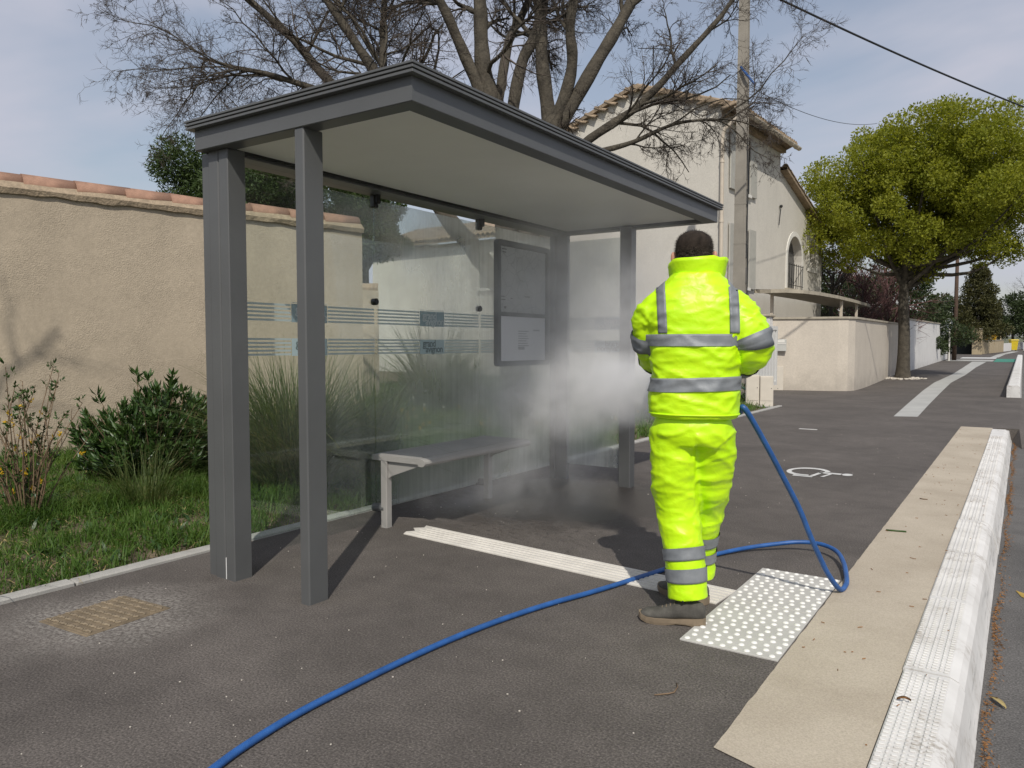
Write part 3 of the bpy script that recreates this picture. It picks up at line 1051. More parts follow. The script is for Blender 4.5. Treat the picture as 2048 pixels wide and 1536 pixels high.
# lean-to roof verge + tiles
lt = MB()
a = [(0.22, 4.98, lean(4.98) + .02), (0.22, 10.4, lean(10.4) + .02), (-5.4, 10.4, lean(10.4) + .02), (-5.4, 4.98, lean(4.98) + .02)]
lt.add(a + [(x, y, z + 0.12) for x, y, z in a], [(3, 2, 1, 0), (4, 5, 6, 7), (0, 1, 5, 4), (1, 2, 6, 5), (2, 3, 7, 6)])
lro = lt.build('lean_to_roof', M['oldtile'], house)
ltilt = math.atan((6.85 - 5.35) / 5)
for i in range(14):
    y = 5.0 + i * 0.385
    o = link('roof_tile', tm3, None, lro, (0.15, y + 0.4, lean(y + 0.4) + 0.15 + random.uniform(-.01, .01)))
    o.rotation_euler = (ltilt * 0, ltilt, -math.pi / 2)
    o.rotation_euler = (0, -ltilt * 1.0, -math.pi / 2)
MB().box((0.004, 5.02, 0), (0.05, 9.98, 0.01)).xf(Matrix.Identity(4)).build('base_line', M['coping'], house)
# windows
wn = MB()
po = [(y, z) for y, z in arch]
win = MB()
sur_o = [(ay0 - .16, az0), ] + [(am - (ay1 - ay0 + .32) / 2 * math.cos(rad(a)), azs + (ay1 - ay0 + .32) / 2 * math.sin(rad(a))) for a in range(0, 181, 15)] + [(ay1 + .16, az0)]
sur_i = [(ay0, az0)] + [(am - (ay1 - ay0) / 2 * math.cos(rad(a)), azs + (ay1 - ay0) / 2 * math.sin(rad(a))) for a in range(0, 181, 15)] + [(ay1, az0)]
for i in range(len(sur_o) - 1):
    q = [sur_o[i], sur_o[i + 1], sur_i[i + 1], sur_i[i]]
    win.rings([[(0.003, y, z) for y, z in q], [(0.03, y, z) for y, z in q]])
winO = win.build('arched_window', M['trimwhite'], house)
pn = MB()
pp = [(-.25, ay0, az0), (-.25, ay1, az0)] + [(-.25, y, z) for y, z in arch]
pn.add(pp, [tuple(range(len(pp)))])
pn.build('pane', M['winglass'], winO)
MB().box((-.27, ay0 - .2, az0 - .1), (0.12, ay1 + .2, az0 - 0.002)).build('sill', M['coping'], winO)
gb = []
for i in range(7):
    y = ay0 + 0.06 + i * (ay1 - ay0 - .12) / 6
    b = MB().tube([(0.06, y, az0 + .02), (0.075, y, az0 + .85)], 0.011, 5)
    b.build('grille_bar', M['black'], winO)
for z in (az0 + .12, az0 + .8):
    MB().tube([(0.068, ay0, z), (0.068, ay1, z)], 0.013, 5).build('grille_bar', M['black'], winO)
sq = MB()
for lo, hi in (((0.003, sy0 - .16, sz0 - .16), (0.03, sy0, sz1 + .16)), ((0.003, sy1, sz0 - .16), (0.03, sy1 + .16, sz1 + .16)), ((0.003, sy0, sz0 - .16), (0.03, sy1, sz0)), ((0.003, sy0, sz1), (0.03, sy1, sz1 + .16))):
    sq.box(lo, hi)
sqo = sq.build('square_window', M['trimwhite'], house)
MB().box((-.3, sy0, sz0), (-.26, sy1, sz1)).build('pane', M['shutter'], sqo)
for z0, z1 in ((5.65, 7.2), (2.95, 4.6)):
    wd = MB().box((0.004, 1.1, z0), (0.02, 2.1, z1)).build('window', M['winglass'], house)
    for y in (0.55, 2.1):
        sh = MB()
        sh.box((0.03, y, z0 - .05), (0.075, y + .55, z1 + .05), 0.006)
        so = sh.build('shutter', M['shutter'], wd)
    MB().box((0.004, 1.0, z0 - .1), (0.09, 2.2, z0 - .02)).build('sill', M['trimwhite'], wd)
# small insulator with stay on the side wall
ins = MB().ball((0.06, 4.95, 5.72), 0.055, 8, 5)
ins.tube([(0.06, 4.95, 5.72), (0.05, 4.8, 5.1)], 0.012, 5)
ins.build('cable_hook', M['black'], house)
# low left wing
wg = MB()
wg.add([(-5.2, 1.2, -.4), (-15, 1.2, -.4), (-15, 1.2, 5.0), (-5.2, 1.2, 5.0)], [(0, 3, 2, 1)])
wg.add([(-15, 1.2, -.4), (-15, 7, -.4), (-15, 7, 5), (-15, 4.1, 6.1), (-15, 1.2, 5)], [(0, 4, 3, 2, 1)])
wg.build('wing_wall', M['house'], house)
wr = MB()
a = [(-5.2, .85, 5.0), (-15.3, .85, 5.0), (-15.3, 4.1, 6.15), (-5.2, 4.1, 6.15)]
wr.add(a + [(x, y, z + .12) for x, y, z in a], [(0, 1, 2, 3), (7, 6, 5, 4), (0, 4, 5, 1), (1, 5, 6, 2)])
wro = wr.build('wing_roof', M['oldtile'], house)
for i in range(46):
    o = link('roof_tile', tm3, None, wro, (-5.3 - i * 0.215, .8, 5.1 + random.uniform(-.01, .01)))
    o.rotation_euler = (0, -rad(19), math.pi / 2)
ww = MB().box((-9.4, 1.16, 3.3), (-8.6, 1.194, 4.3)).build('wing_window', M['winglass'], house)
for i in range(5):
    MB().tube([(-9.3 + i * .15, 1.1, 3.25), (-9.3 + i * .15, 1.1, 4.35)], 0.012, 5).build('grille_bar', M['black'], ww)
MB().box((-9.5, 1.08, 3.18), (-8.5, 1.194, 3.28)).build('sill', M['trimwhite'], ww)
# rooftop antenna
an = MB()
an.tube([(-2.2, .3, 8.6), (-2.2, .3, 9.9)], 0.02, 6)
an.tube([(-2.6, .1, 9.85), (-1.6, .6, 9.75)], 0.012, 5)
for i in range(8):
    x = -2.5 + i * .12
    an.tube([(x, .15 + i * .06 - .1, 9.66), (x, .15 + i * .06 + .1, 9.98)], 0.006, 4)
an.build('antenna', M['black'], house)

# ================================================================== LOW BOUNDARY WALL with rounded corner
lw = empty('boundary_wall', (0, 0, 0))
tag(lw, 'low cream boundary wall with rounded corner and mailbox beside the driveway', 'wall')
path = [(-5.80, 21.62), (-5.2, 21.88), (-4.5, 22.08), (-4.18, 22.17), (-3.96, 22.33), (-3.84, 22.65), (-3.83, 23.2), (-3.86, 25.2), (-3.95, 28), (-4.08, 31), (-4.15, 34.6)]


def wall_path(path, z1, th, mat, name, parent, top_over=0.0, zb=-0.3):
    n = len(path)
    nr = []
    for i in range(n):
        a = Vector(path[max(0, i - 1)])
        b = Vector(path[min(n - 1, i + 1)])
        t_ = (b - a).normalized()
        nr.append(Vector((-t_.y, t_.x)))
    ringsw = []
    for (x, y), nn in zip(path, nr):
        o = Vector((x, y)) - nn * top_over
        i_ = Vector((x, y)) + nn * (th + top_over)
        zz = zt(y)
        z0 = (zb if top_over == 0 else z1 + 0.0) + zz
        zt_ = (z1 if top_over == 0 else z1 + 0.055) + zz
        ringsw.append([(o.x, o.y, z0), (i_.x, i_.y, z0), (i_.x, i_.y, zt_), (o.x, o.y, zt_)])
    m = MB().rings(ringsw)
    return m.build(name, mat, parent)


wall_path(path, 1.96, 0.22, M['lowwall'], 'wall_face', lw)
wall_path(path, 1.963, 0.22, M['coping'], 'coping', lw, 0.045)
wwl = empty('boundary_wall', (0, 0, 0))
tag(wwl, 'bright white painted wall beyond the green street tree', 'wall')
path2 = [(-4.05, 34.7), (-4.06, 40), (-4.08, 48), (-4.1, 56.9)]
wall_path(path2, 2.18, 0.22, M['whitewall'], 'wall_face', wwl)
wall_path(path2, 2.183, 0.22, M['coping'], 'coping', wwl, 0.04)

# gate pillar, white gate panel, meter boxes
gp_ = empty('gate_pillar', (-5.93, 21.5, 0), rad(-3))
tag(gp_, 'pale square gate pillar at the near end of the cream wall', 'pillar')
MB().box((-.16, -.16, -.2), (.14, .16, 2.02), 0.01).build('shaft', M['whitewall'], gp_)
MB().box((-.21, -.21, 2.022), (.19, .21, 2.09), 0.015).build('cap', M['coping'], gp_)
gt_ = empty('driveway_gate', (-5.62, 18.5, 0), rad(88))
tag(gt_, 'white panelled driveway gate standing open behind the concrete pole', 'gate')
MB().box((0, -.03, .18), (0.08, .03, 1.75)).box((2.5, -.03, .18), (2.58, .03, 1.75)).box((0.08, -.03, .18), (2.5, .03, .28)).box((0.08, -.03, 1.65), (2.5, .03, 1.75)).build('gate_frame', M['gatewhite'], gt_)
for i in range(10):
    MB().box((0.1 + i * .24, -.012, .285), (0.1 + i * .24 + .16, .012, 1.645)).build('gate_bar', M['gatewhite'], gt_)
for i, (x, y, hgt, lab) in enumerate(((-4.60, 15.75, .64, 'cream meter cabinet with side door, left of a pair beside the pole'), (-4.34, 15.83, .62, 'cream meter cabinet with cable holes, right of a pair at the bed corner'))):
    mbx = empty('meter_cabinet', (x, y, 0), rad(20))
    tag(mbx, lab, 'meter box', 'meter cabinets beside the concrete pole')
    MB().box((-.13, -.09, -.1), (.13, .09, hgt), 0.008).build('body', M['box'], mbx)
    MB().box((-.115, -.097, .12), (.115, -.092, hgt - .03), 0.002).build('door', M['box'], mbx)
    MB().ball((.09, -.1, hgt * .6), .009, 6, 4).build('lock', M['black'], mbx)
gh = MB().tube([(-4.95, 16.2, .36), (-4.8, 15.95, .33), (-4.62, 15.9, .22), (-4.55, 15.95, .12)], 0.02, 8).build('garden_hose', M['hosedark'], smooth=True)
tag(gh, 'short piece of dark green pipe behind the meter cabinets', 'pipe')
# mailbox, intercom, cream panel on the wall
wang = math.atan2(22.08 - 21.62, -4.5 + 5.8)


def on_wall(name, label, cat, f, z):
    p = Vector((-5.80, 21.62)).lerp(Vector((-4.5, 22.08)), f)
    return tag(empty(name, (p.x, p.y, z), wang), label, cat)


mbk = on_wall('mailbox', 'grey metal mailbox on the cream wall', 'mailbox', 0.15, 1.08)
MB().box((-.17, -.11, 0), (.17, -.004, .33), 0.008).build('body', M['mail'], mbk)
MB().box((-.15, -.118, .20), (.15, -.111, .225)).build('slot_flap', M['trimwhite'], mbk)
MB().box((-.15, -.116, .24), (.12, -.111, .31)).build('name_plate', M['trimwhite'], mbk)
MB().ball((-.11, -.113, .15), .014, 8, 4).build('lock', M['black'], mbk)
ic = on_wall('intercom', 'small white intercom box above the mailbox', 'intercom', -0.03, 1.43)
MB().box((-.065, -.045, 0), (.065, -.004, .18), 0.006).build('body', M['trimwhite'], ic)
MB().box((-.03, -.049, .105), (.03, -.046, .145)).build('screen', M['black'], ic)
MB().box((-.07, -.06, .182), (.07, -.004, .19)).build('hood', M['mail'], ic)
cpn = on_wall('service_panel', 'tall cream service panel at the foot of the wall, under the mailbox', 'panel', 0.14, 0.0)
MB().box((-.15, -.05, 0), (.12, -.004, .66), 0.006).build('cover', M['box'], cpn)
MB().ball((-.02, -.05, .05), .012, 6, 4).build('lock', M['black'], cpn)

# curved canopy behind the wall
cn = empty('carport', (0, 0, 0))
tag(cn, 'thin curved pale carport roof on slim posts behind the cream wall', 'carport')
cpath = [(-6.3, 22.15), (-5.95, 22.0), (-5.55, 22.05), (-5.2, 22.6), (-5.0, 23.6), (-4.85, 25.5), (-4.8, 28), (-4.85, 31.5)]
rgs = []
for i, (x, y) in enumerate(cpath):
    wdt = 0.25 + 1.1 * min(1, i / 4)
    z = 2.72 - 0.006 * i
    rgs.append([(x, y, z), (x, y, z + .1), (x - wdt, y + .3, z + .14), (x - wdt, y + .3, z + .04)])
MB().rings(rgs).build('roof_slab', M['coping'], cn)
for x, y in ((-4.95, 26.6), (-4.95, 29.3), (-6.05, 22.5)):
    MB().box((x - .04, y - .04, 0), (x + .04, y + .04, 2.69)).build('post', M['pvc'], cn)

# ================================================================== POLE + CABLES
pole = empty('utility_pole', (-5.20, 16.75, 0), rad(4))
tag(pole, 'tall square concrete utility pole with ladder recesses beside the driveway', 'utility pole')
H_P = 9.4


def pw(z): return 0.145 - 0.0065 * z, 0.12 - 0.004 * z


pm = MB()
pr0 = []
zz = [-.3]
rec = []
z = 0.35
nrec = 0
while z < H_P - 0.5:
    rec.append((z, z + 0.26))
    z += 0.52
# two side plates + rungs => real recesses on the street face (+x side)
for a in (0,):
    lo, hi = pw(-.3), pw(H_P)
    pm.rings([[(-lo[0], -lo[1], -.3), (lo[0] - .05, -lo[1], -.3), (lo[0] - .05, lo[1], -.3), (-lo[0], lo[1], -.3)], [(-hi[0], -hi[1], H_P), (hi[0] - .03, -hi[1], H_P), (hi[0] - .03, hi[1], H_P), (-hi[0], hi[1], H_P)]])
pm.build('shaft', M['pole'], pole)
lo, hi = pw(-.3), pw(H_P)
fl = MB()
for s_ in (-1, 1):
    def fy(z, a): return s_ * (pw(z)[1] - a)
    fl.rings([[(lo[0] - .049, fy(-.3, 0.002), -.3), (lo[0], fy(-.3, 0.002), -.3), (lo[0], fy(-.3, .045), -.3), (lo[0] - .049, fy(-.3, .045), -.3)],
              [(hi[0] - .029, fy(H_P, .002), H_P), (hi[0] + .02, fy(H_P, .002), H_P), (hi[0] + .02, fy(H_P, .035), H_P), (hi[0] - .029, fy(H_P, .035), H_P)]])
fl.build('flange', M['pole'], pole)
z = -0.2
while z < H_P - .4:
    x1, y1 = pw(z)
    MB().box((x1 - .06, -y1 + .04, z), (x1 - .004, y1 - .04, z + 0.34)).build('infill_block', M['pole'], pole)
    z += 0.56
for z in (2.1, 3.45, 4.3, 5.6, 6.6):
    x1, y1 = pw(z)
    b = MB()
    for zz_ in (0, ):
        b.rings([[(-x1 - .004, -y1 - .004, z - .012), (x1 + .014, -y1 - .004, z - .012), (x1 + .014, y1 + .004, z - .012), (-x1 - .004, y1 + .004, z - .012)], [(-x1 - .004, -y1 - .004, z + .012), (x1 + .014, -y1 - .004, z + .012), (x1 + .014, y1 + .004, z + .012), (-x1 - .004, y1 + .004, z + .012)]])
    b.build('steel_band', M['pole'], pole)
pts = [(pw(z)[0] + .03 + .01 * math.sin(z * 3), -.05 + .015 * math.sin(z * 2.1), z) for z in np.arange(0.3, 6.0, .3)]
MB().tube(pts, 0.013, 6).build('down_cable', M['cable'], pole)
MB().tube([(-.02, -.14, 7.2), (.12, -.2, 7.0), (.3, -.2, 6.75)], [.025, .03, .02], 8).build('cable_anchor', M['hosemat'], pole)


def catenary(name, a, b, sag, r, label):
    pts = []
    for i in range(33):
        t_ = i / 32
        p = Vector(a).lerp(Vector(b), t_)
        p.z -= 4 * sag * t_ * (1 - t_)
        pts.append(p)
    o = MB().tube(pts, r, 6).build(name, M['cable'], smooth=True)
    tag(o, label, 'cable')


catenary('overhead_cable', (-4.26, 13.19, 7.49), (2.86, 28.75, 6.85), 0.22, 0.021, 'thick black overhead cable crossing the sky above the street tree')
catenary('overhead_cable', (-5.05, 16.85, 6.8), (-4.6, 30.5, 9.2), 0.3, 0.008, 'thin cable from the concrete pole to the green tree')


# ================================================================== VEGETATION
class TubeSoup:
    """many thin tapering tubes gathered as arrays, built as one mesh"""

    def __init__(s):
        s.V, s.F, s.n = [], [], 0

    def add(s, P, R, k):
        P = np.asarray(P, float)
        n = len(P)
        T = np.gradient(P, axis=0)
        T /= np.linalg.norm(T, axis=1)[:, None] + 1e-9
        ref = np.array([0.31, 0.22, 0.92]) if abs(T[0, 2]) < 0.8 else np.array([0.95, 0.2, 0.1])
        A = np.cross(T, ref)
        A /= np.linalg.norm(A, axis=1)[:, None] + 1e-9
        B = np.cross(T, A)
        th = 2 * np.pi * np.arange(k) / k
        V = P[:, None, :] + np.asarray(R)[:, None, None] * (A[:, None, :] * np.cos(th)[None, :, None] + B[:, None, :] * np.sin(th)[None, :, None])
        idx = np.arange(n * k).reshape(n, k) + s.n
        a, b = idx[:-1], idx[1:]
        F = np.stack([a, np.roll(a, -1, 1), np.roll(b, -1, 1), b], -1).reshape(-1, 4)
        s.V.append(V.reshape(-1, 3))
        s.F.append(F)
        s.n += n * k

    def build(s, name, mat, parent, smooth=True):
        return np_mesh(name, np.concatenate(s.V), np.concatenate(s.F), mat, parent, smooth)


def spline(pts, n):
    P = np.asarray(pts, float)
    m = len(P)
    out = []
    for u in np.linspace(0, m - 1 - 1e-6, n):
        i = int(u)
        f = u - i
        p0, p1, p2, p3 = P[max(i - 1, 0)], P[i], P[min(i + 1, m - 1)], P[min(i + 2, m - 1)]
        out.append(0.5 * ((2 * p1) + (-p0 + p2) * f + (2 * p0 - 5 * p1 + 4 * p2 - p3) * f * f + (-p0 + 3 * p1 - 3 * p2 + p3) * f ** 3))
    return np.array(out)


def unit(v):
    return v / (np.linalg.norm(v) + 1e-9)


def grow(soups, p, d, L_, r, lvl, rng, cfg):
    nseg, wig, droop, nch, lf, af = cfg[lvl]
    P, R = [np.array(p)], [r]
    dd = unit(np.array(d, float))
    for i in range(nseg):
        dd = unit(dd + rng.normal(0, wig, 3) + np.array([0, 0, droop]))
        P.append(P[-1] + dd * L_ / nseg)
        R.append(r * (1 - 0.72 * (i + 1) / nseg))
    k = 6 if lvl == 0 else 4 if lvl == 1 else 3
    soups[0 if lvl == 0 else 1].add(P, R, k)
    if lvl + 1 >= len(cfg): return
    n = max(1, int(round(nch * rng.uniform(0.75, 1.25))))
    for j in range(n):
        f = rng.uniform(0.18, 1.0)
        i = min(nseg - 1, int(f * nseg))
        base = P[i] + (P[i + 1] - P[i]) * (f * nseg - i)
        t_ = unit(P[i + 1] - P[i])
        o = unit(np.cross(t_, rng.normal(0, 1, 3)))
        ang = af * rng.uniform(0.6, 1.35)
        nd = t_ * math.cos(ang) + o * math.sin(ang)
        grow(soups, base, nd, L_ * lf * rng.uniform(0.55, 1.25) * (1.15 - 0.5 * f), max(0.0022, R[i] * rng.uniform(0.42, 0.62)), lvl + 1, rng, cfg)


# ---- the big bare tree behind the shelter
bt = empty('bare_tree', (-5.25, 7.98, 0))
tag(bt, 'large leafless tree with many spreading limbs behind the bus shelter', 'tree')
limbs = dict(
    T0=([(-5.27, 8.0, -0.3), (-5.22, 7.99, 0.0), (-5.3, 8.0, 0.94), (-5.43, 7.97, 1.94)], .26, .215, 'trunk'),
    A=([(-5.43, 7.97, 1.9), (-5.76, 7.78, 2.44), (-6.14, 7.56, 2.97), (-6.53, 7.35, 3.76), (-6.76, 7.24, 4.45), (-7.06, 6.98, 5.07), (-7.47, 6.65, 5.82), (-7.91, 6.3, 6.58)], .165, .03, 'limb'),
    B=([(-5.43, 7.97, 1.9), (-5.19, 8.18, 2.69), (-5.05, 8.33, 3.51), (-5.02, 8.38, 4.1)], .18, .15, 'limb'),
    B1=([(-5.02, 8.38, 4.0), (-5.12, 8.35, 4.76), (-5.18, 8.36, 5.57), (-5.3, 8.34, 6.51), (-5.2, 8.5, 7.6)], .12, .06, 'limb'),
    B2=([(-5.02, 8.37, 3.9), (-4.78, 8.48, 4.63), (-4.72, 8.35, 5.2), (-4.5, 8.24, 5.95), (-4.3, 7.9, 7.2)], .105, .04, 'limb'),
    B3=([(-5.03, 8.39, 3.8), (-4.57, 8.72, 4.76), (-4.31, 9.04, 5.45), (-4.04, 9.4, 6.33), (-3.7, 9.8, 7.3)], .12, .05, 'limb'),
    C=([(-5.42, 7.97, 1.8), (-5.46, 8.02, 2.94), (-5.63, 7.98, 4.13), (-5.75, 7.94, 4.82), (-5.8, 7.95, 5.57), (-5.88, 7.96, 6.51), (-5.9, 7.8, 7.6)], .185, .06, 'limb'),
    C2=([(-5.5, 8.02, 3.4), (-5.35, 8.19, 4.7), (-5.19, 8.34, 5.2), (-5.13, 8.6, 6.08), (-5.0, 9.0, 7.2)], .105, .05, 'limb'),
    C3=([(-5.68, 7.95, 4.2), (-5.94, 7.7, 5.01), (-6.11, 7.4, 5.64), (-6.4, 7.0, 6.51)], .10, .05, 'limb'),
    C4=([(-5.60, 7.98, 3.95), (-5.55, 8.2, 5.01), (-5.58, 8.5, 5.45), (-5.4, 8.9, 6.33)], .085, .045, 'limb'),
    R=([(-5.1, 8.26, 3.0), (-4.62, 8.5, 3.72), (-4.04, 8.85, 4.2), (-3.48, 9.1, 4.82), (-3.08, 9.3, 5.32), (-2.68, 9.5, 5.95)], .085, .02, 'limb'),
    R2=([(-4.75, 8.45, 3.6), (-4.15, 8.75, 3.72), (-3.6, 9.0, 3.95), (-3.05, 9.35, 4.0)], .05, .012, 'limb'),
    A2=([(-6.42, 7.42, 3.6), (-7.17, 6.9, 4.38), (-7.66, 6.5, 5.07), (-8.09, 6.1, 5.57), (-8.47, 5.7, 6.08)], .09, .03, 'limb'),
    A3=([(-6.31, 7.47, 3.3), (-7.02, 7.07, 4.2), (-7.86, 6.53, 4.6), (-8.3, 6.2, 4.72), (-8.7, 5.95, 4.85)], .07, .016, 'limb'),
    A4=([(-6.58, 7.32, 3.8), (-6.81, 7.31, 4.57), (-6.93, 7.4, 5.2), (-7.06, 7.6, 5.95)], .08, .04, 'limb'),
    A5=([(-6.2, 7.5, 3.1), (-6.9, 7.3, 3.6), (-7.4, 7.0, 3.85), (-7.9, 6.8, 3.9)], .05, .012, 'limb'),
)
rngt = np.random.default_rng(5)
tw = [TubeSoup(), TubeSoup()]
cfg = [(7, .18, .015, 12, .5, .85), (6, .22, .0, 8, .5, .8), (5, .24, -.03, 6, .5, .75), (4, .24, -.03, 0, 0, 0)]
for nm, (pts, r0, r1, kind) in limbs.items():
    P = spline(pts, len(pts) * 6)
    n = len(P)
    P = P + np.array([[.018 * noise.noise(Vector((i * .33, ord(nm[0]), 0))), .018 * noise.noise(Vector((i * .33, 7, ord(nm[0])))), 0] for i in range(n)])
    R = np.linspace(r0, r1, n)
    if nm == 'T0': R[:6] *= np.linspace(1.5, 1.0, 6)
    s1 = TubeSoup()
    R = R * .81
    s1.add(P, R * (1 + .06 * np.sin(np.arange(n) * 1.3)), 14)
    s1.build(kind, M['bark'], bt).location = (5.25, -7.98, 0)
    if kind == 'trunk': continue
    nb = {'A': 12, 'A2': 11, 'A3': 14, 'A4': 9, 'A5': 10, 'R': 12, 'R2': 8, 'C3': 9, 'C4': 8, 'B': 1, 'C': 7, 'B1': 7, 'B2': 8, 'B3': 9, 'C2': 7}[nm]
    for j in range(nb):
        f = rngt.uniform(.42 if nm[0] in 'ABC' else .25, 1.0)
        i = min(n - 2, int(f * (n - 1)))
        t_ = unit(P[i + 1] - P[i])
        o = unit(np.cross(t_, rngt.normal(0, 1, 3)))
        ang = rngt.uniform(.5, 1.15)
        dd = t_ * math.cos(ang) + o * math.sin(ang)
        if nm in ('A3', 'A5', 'A2'): dd = unit(dd + np.array([-.12, -.08, -.05]))
        if nm in ('R', 'R2'): dd = unit(dd + np.array([.1, 0.1, -.18]))
        if dd[2] < -.25: dd[2] *= .3
        grow(tw, P[i], dd, rngt.uniform(.8, 1.65) * (1.0 if nm[0] in 'AC' else .85), max(.012, R[i] * rngt.uniform(.3, .5)), 0, rngt, cfg)
b1 = tw[0].build('branches', M['bark'], bt)
b2 = tw[1].build('twigs', M['twig'], bt)
for o in (b1, b2): o.location = (5.25, -7.98, 0)
b1['kind'] = 'stuff'
b2['kind'] = 'stuff'


# ---- leaf clouds
def leaf_cloud(name, C, N_, size, mat, parent, rng, aspect=0.55, fold=0.25, up=0.3):
    """C (k,4): clump centres + radius; N_ leaves in all, each a folded rhombus of two triangles"""
    C = np.asarray(C, float)
    wts = C[:, 3] ** 2
    pick = rng.choice(len(C), N_, p=wts / wts.sum())
    u = rng.normal(0, 1, (N_, 3))
    u /= np.linalg.norm(u, axis=1)[:, None]
    rr = C[pick, 3] * rng.uniform(0.25, 1.0, N_) ** 0.45
    P = C[pick, :3] + u * rr[:, None] * np.array([1, 1, .8])
    d = rng.normal(0, 1, (N_, 3)) + u * 0.8 + np.array([0, 0, up])
    d /= np.linalg.norm(d, axis=1)[:, None]
    s_ = np.cross(d, rng.normal(0, 1, (N_, 3)))
    s_ /= np.linalg.norm(s_, axis=1)[:, None] + 1e-9
    nn = np.cross(d, s_)
    sz = size * rng.uniform(0.6, 1.3, N_)[:, None]
    v0 = P
    v1 = P + d * sz * .5 + s_ * sz * aspect * .5 + nn * sz * fold * .3
    v2 = P + d * sz
    v3 = P + d * sz * .5 - s_ * sz * aspect * .5 + nn * sz * fold * .3
    V = np.stack([v0, v1, v2, v3], 1).reshape(-1, 3)
    b = np.arange(N_)[:, None] * 4
    F = np.concatenate([b + np.array([[0, 1, 2]]), b + np.array([[0, 2, 3]])], 0)
    return np_mesh(name, V, F, mat, parent)


def crown_clumps(c, r, n, rng, size=(.5, .9), shell=.55, flat=1.0):
    out = []
    while len(out) < n:
        u = rng.normal(0, 1, 3)
        u /= np.linalg.norm(u)
        k = rng.uniform(shell ** 2, 1) ** .5
        p = np.array(c) + u * np.array(r) * k
        out.append((*p, rng.uniform(*size)))
    return out


def make_tree(name, label, base, trunk_r, trunk_h, clumps, nleaf, lsize, lmat, rng, bark='bark', lean=(0, 0), group=None, limbs_n=9, aspect=.55, up=.3, cat='tree'):
    root = empty(name, base)
    tag(root, label, cat, group)
    bx, by, bz = base
    P = spline([(0, 0, -.3), (0.02, 0, trunk_h * .35), (lean[0] * .5 - .03, lean[1] * .5, trunk_h * .7), (lean[0], lean[1], trunk_h)], 14)
    R = np.linspace(trunk_r, trunk_r * .62, 14)
    R[:3] *= np.array([1.55, 1.3, 1.08])
    s1 = TubeSoup()
    s1.add(P, R, 12)
    s1.build('trunk', M[bark], root)
    s2 = TubeSoup()
    cl = np.array(clumps)
    order = rng.permutation(len(cl))
    for i in order[:limbs_n]:
        e = cl[i, :3] - np.array(base)
        st = P[-1 - int(rng.integers(0, 4))]
        mid = (st + e) / 2 + np.array([0, 0, -.12]) * np.linalg.norm(e - st) + rng.normal(0, .12, 3)
        s2.add(spline([st, mid, e], 9), np.linspace(trunk_r * .42, .015, 9), 6)
    if limbs_n: s2.build('limb', M[bark], root)
    o = leaf_cloud('crown', clumps, nleaf, lsize, lmat, root, rng, aspect, .25, up)
    o.location = (-bx, -by, -bz)
    return root


rg1 = np.random.default_rng(21)
cl = crown_clumps((-2.9, 30.6, 6.5), (4.0, 4.0, 2.7), 260, rg1, (.3, .75), .35)
cl += crown_clumps((-4.9, 29.6, 5.2), (1.9, 1.9, 1.3), 22, rg1, (.4, .7), .4)
cl += crown_clumps((-2.2, 31.2, 5.2), (2.6, 2.0, 1.5), 24, rg1, (.4, .7), .4)
cl += crown_clumps((-2.7, 30.6, 8.6), (3.4, 2.8, .7), 40, rg1, (.25, .5), .3)
cl += crown_clumps((-2.7, 30.6, 6.6), (2.9, 2.6, 1.5), 9, rg1, (1.3, 1.8), .4)
cl = [c for c in cl if c[2] > 3.9]
make_tree('street_tree', 'broad round tree in fresh yellow green leaf on the pavement', (-3.54, 30.19, .07), .22, 3.9, cl, 190000, .10, M['leafy'], rg1, limbs_n=26)
# bright stones at its foot
stn = MB()
for i in range(120):
    a, r = rg1.uniform(0, 6.28), rg1.uniform(.3, .82)
    p = (-3.54 + r * math.cos(a) * .9, 30.1 + r * math.sin(a) * 1.3, .075)
    stn.ball(p, (rg1.uniform(.03, .07), rg1.uniform(.03, .07), rg1.uniform(.02, .045)), 6, 4)
so = stn.build('tree_pit_stones', M['pebble'])
so['kind'] = 'stuff'

# dark pines behind the garden wall
rg2 = np.random.default_rng(3)
pines = [((-13.24, 9.69, 0), 4.75, 1.35, 'rounded dark green pine rising above the tall garden wall, leftmost'),
         ((-12.71, 10.92, 0), 5.0, 1.55, 'dense dark green pine seen over the wall through the shelter roof gap'),
         ((-12.37, 12.55, 0), 4.55, 1.0, 'dark green pine right of the others, seen through the misted glass')]
for base, h, r, lab in pines:
    cc = crown_clumps((base[0], base[1], h - r * .55), (r, r, r * .9), 46, rg2, (r * .25, r * .42), .2)
    make_tree('pine_tree', lab, base, .16, h - r, cc, 60000, .085, M['pine_leaf'], rg2, group='pines behind the garden wall', limbs_n=6, aspect=.3)


# purple plum and bare trees behind the low wall
def bare_small(label, base, h, rng, mat, spread=.9, n=26, group='bare trees behind the cream wall'):
    root = empty('plum_tree', base)
    tag(root, label, 'tree', group)
    s1, s2 = TubeSoup(), TubeSoup()
    P = spline([(0, 0, -.3), (.05, 0, h * .25), (-.04, .05, h * .5), (.05, 0, h * .75)], 12)
    s1.add(P, np.linspace(.13, .05, 12), 8)
    s1.build('trunk', M['bark'], root)
    sp = [TubeSoup(), TubeSoup()]
    c2 = [(6, .14, .03, 9, .55, .6), (5, .18, .01, 5, .5, .7), (4, .2, 0, 0, 0, 0)]
    for j in range(n):
        f = rng.uniform(.25, 1)
        i = int(f * 11)
        a = rng.uniform(0, 6.28)
        grow(sp, P[i], (math.cos(a) * spread, math.sin(a) * spread, rng.uniform(.5, 1.3)), h * rng.uniform(.3, .5), .035, 0, rng, c2)
    sp[0].build('branches', mat, root)['kind'] = 'stuff'
    sp[1].build('twigs', mat, root)['kind'] = 'stuff'


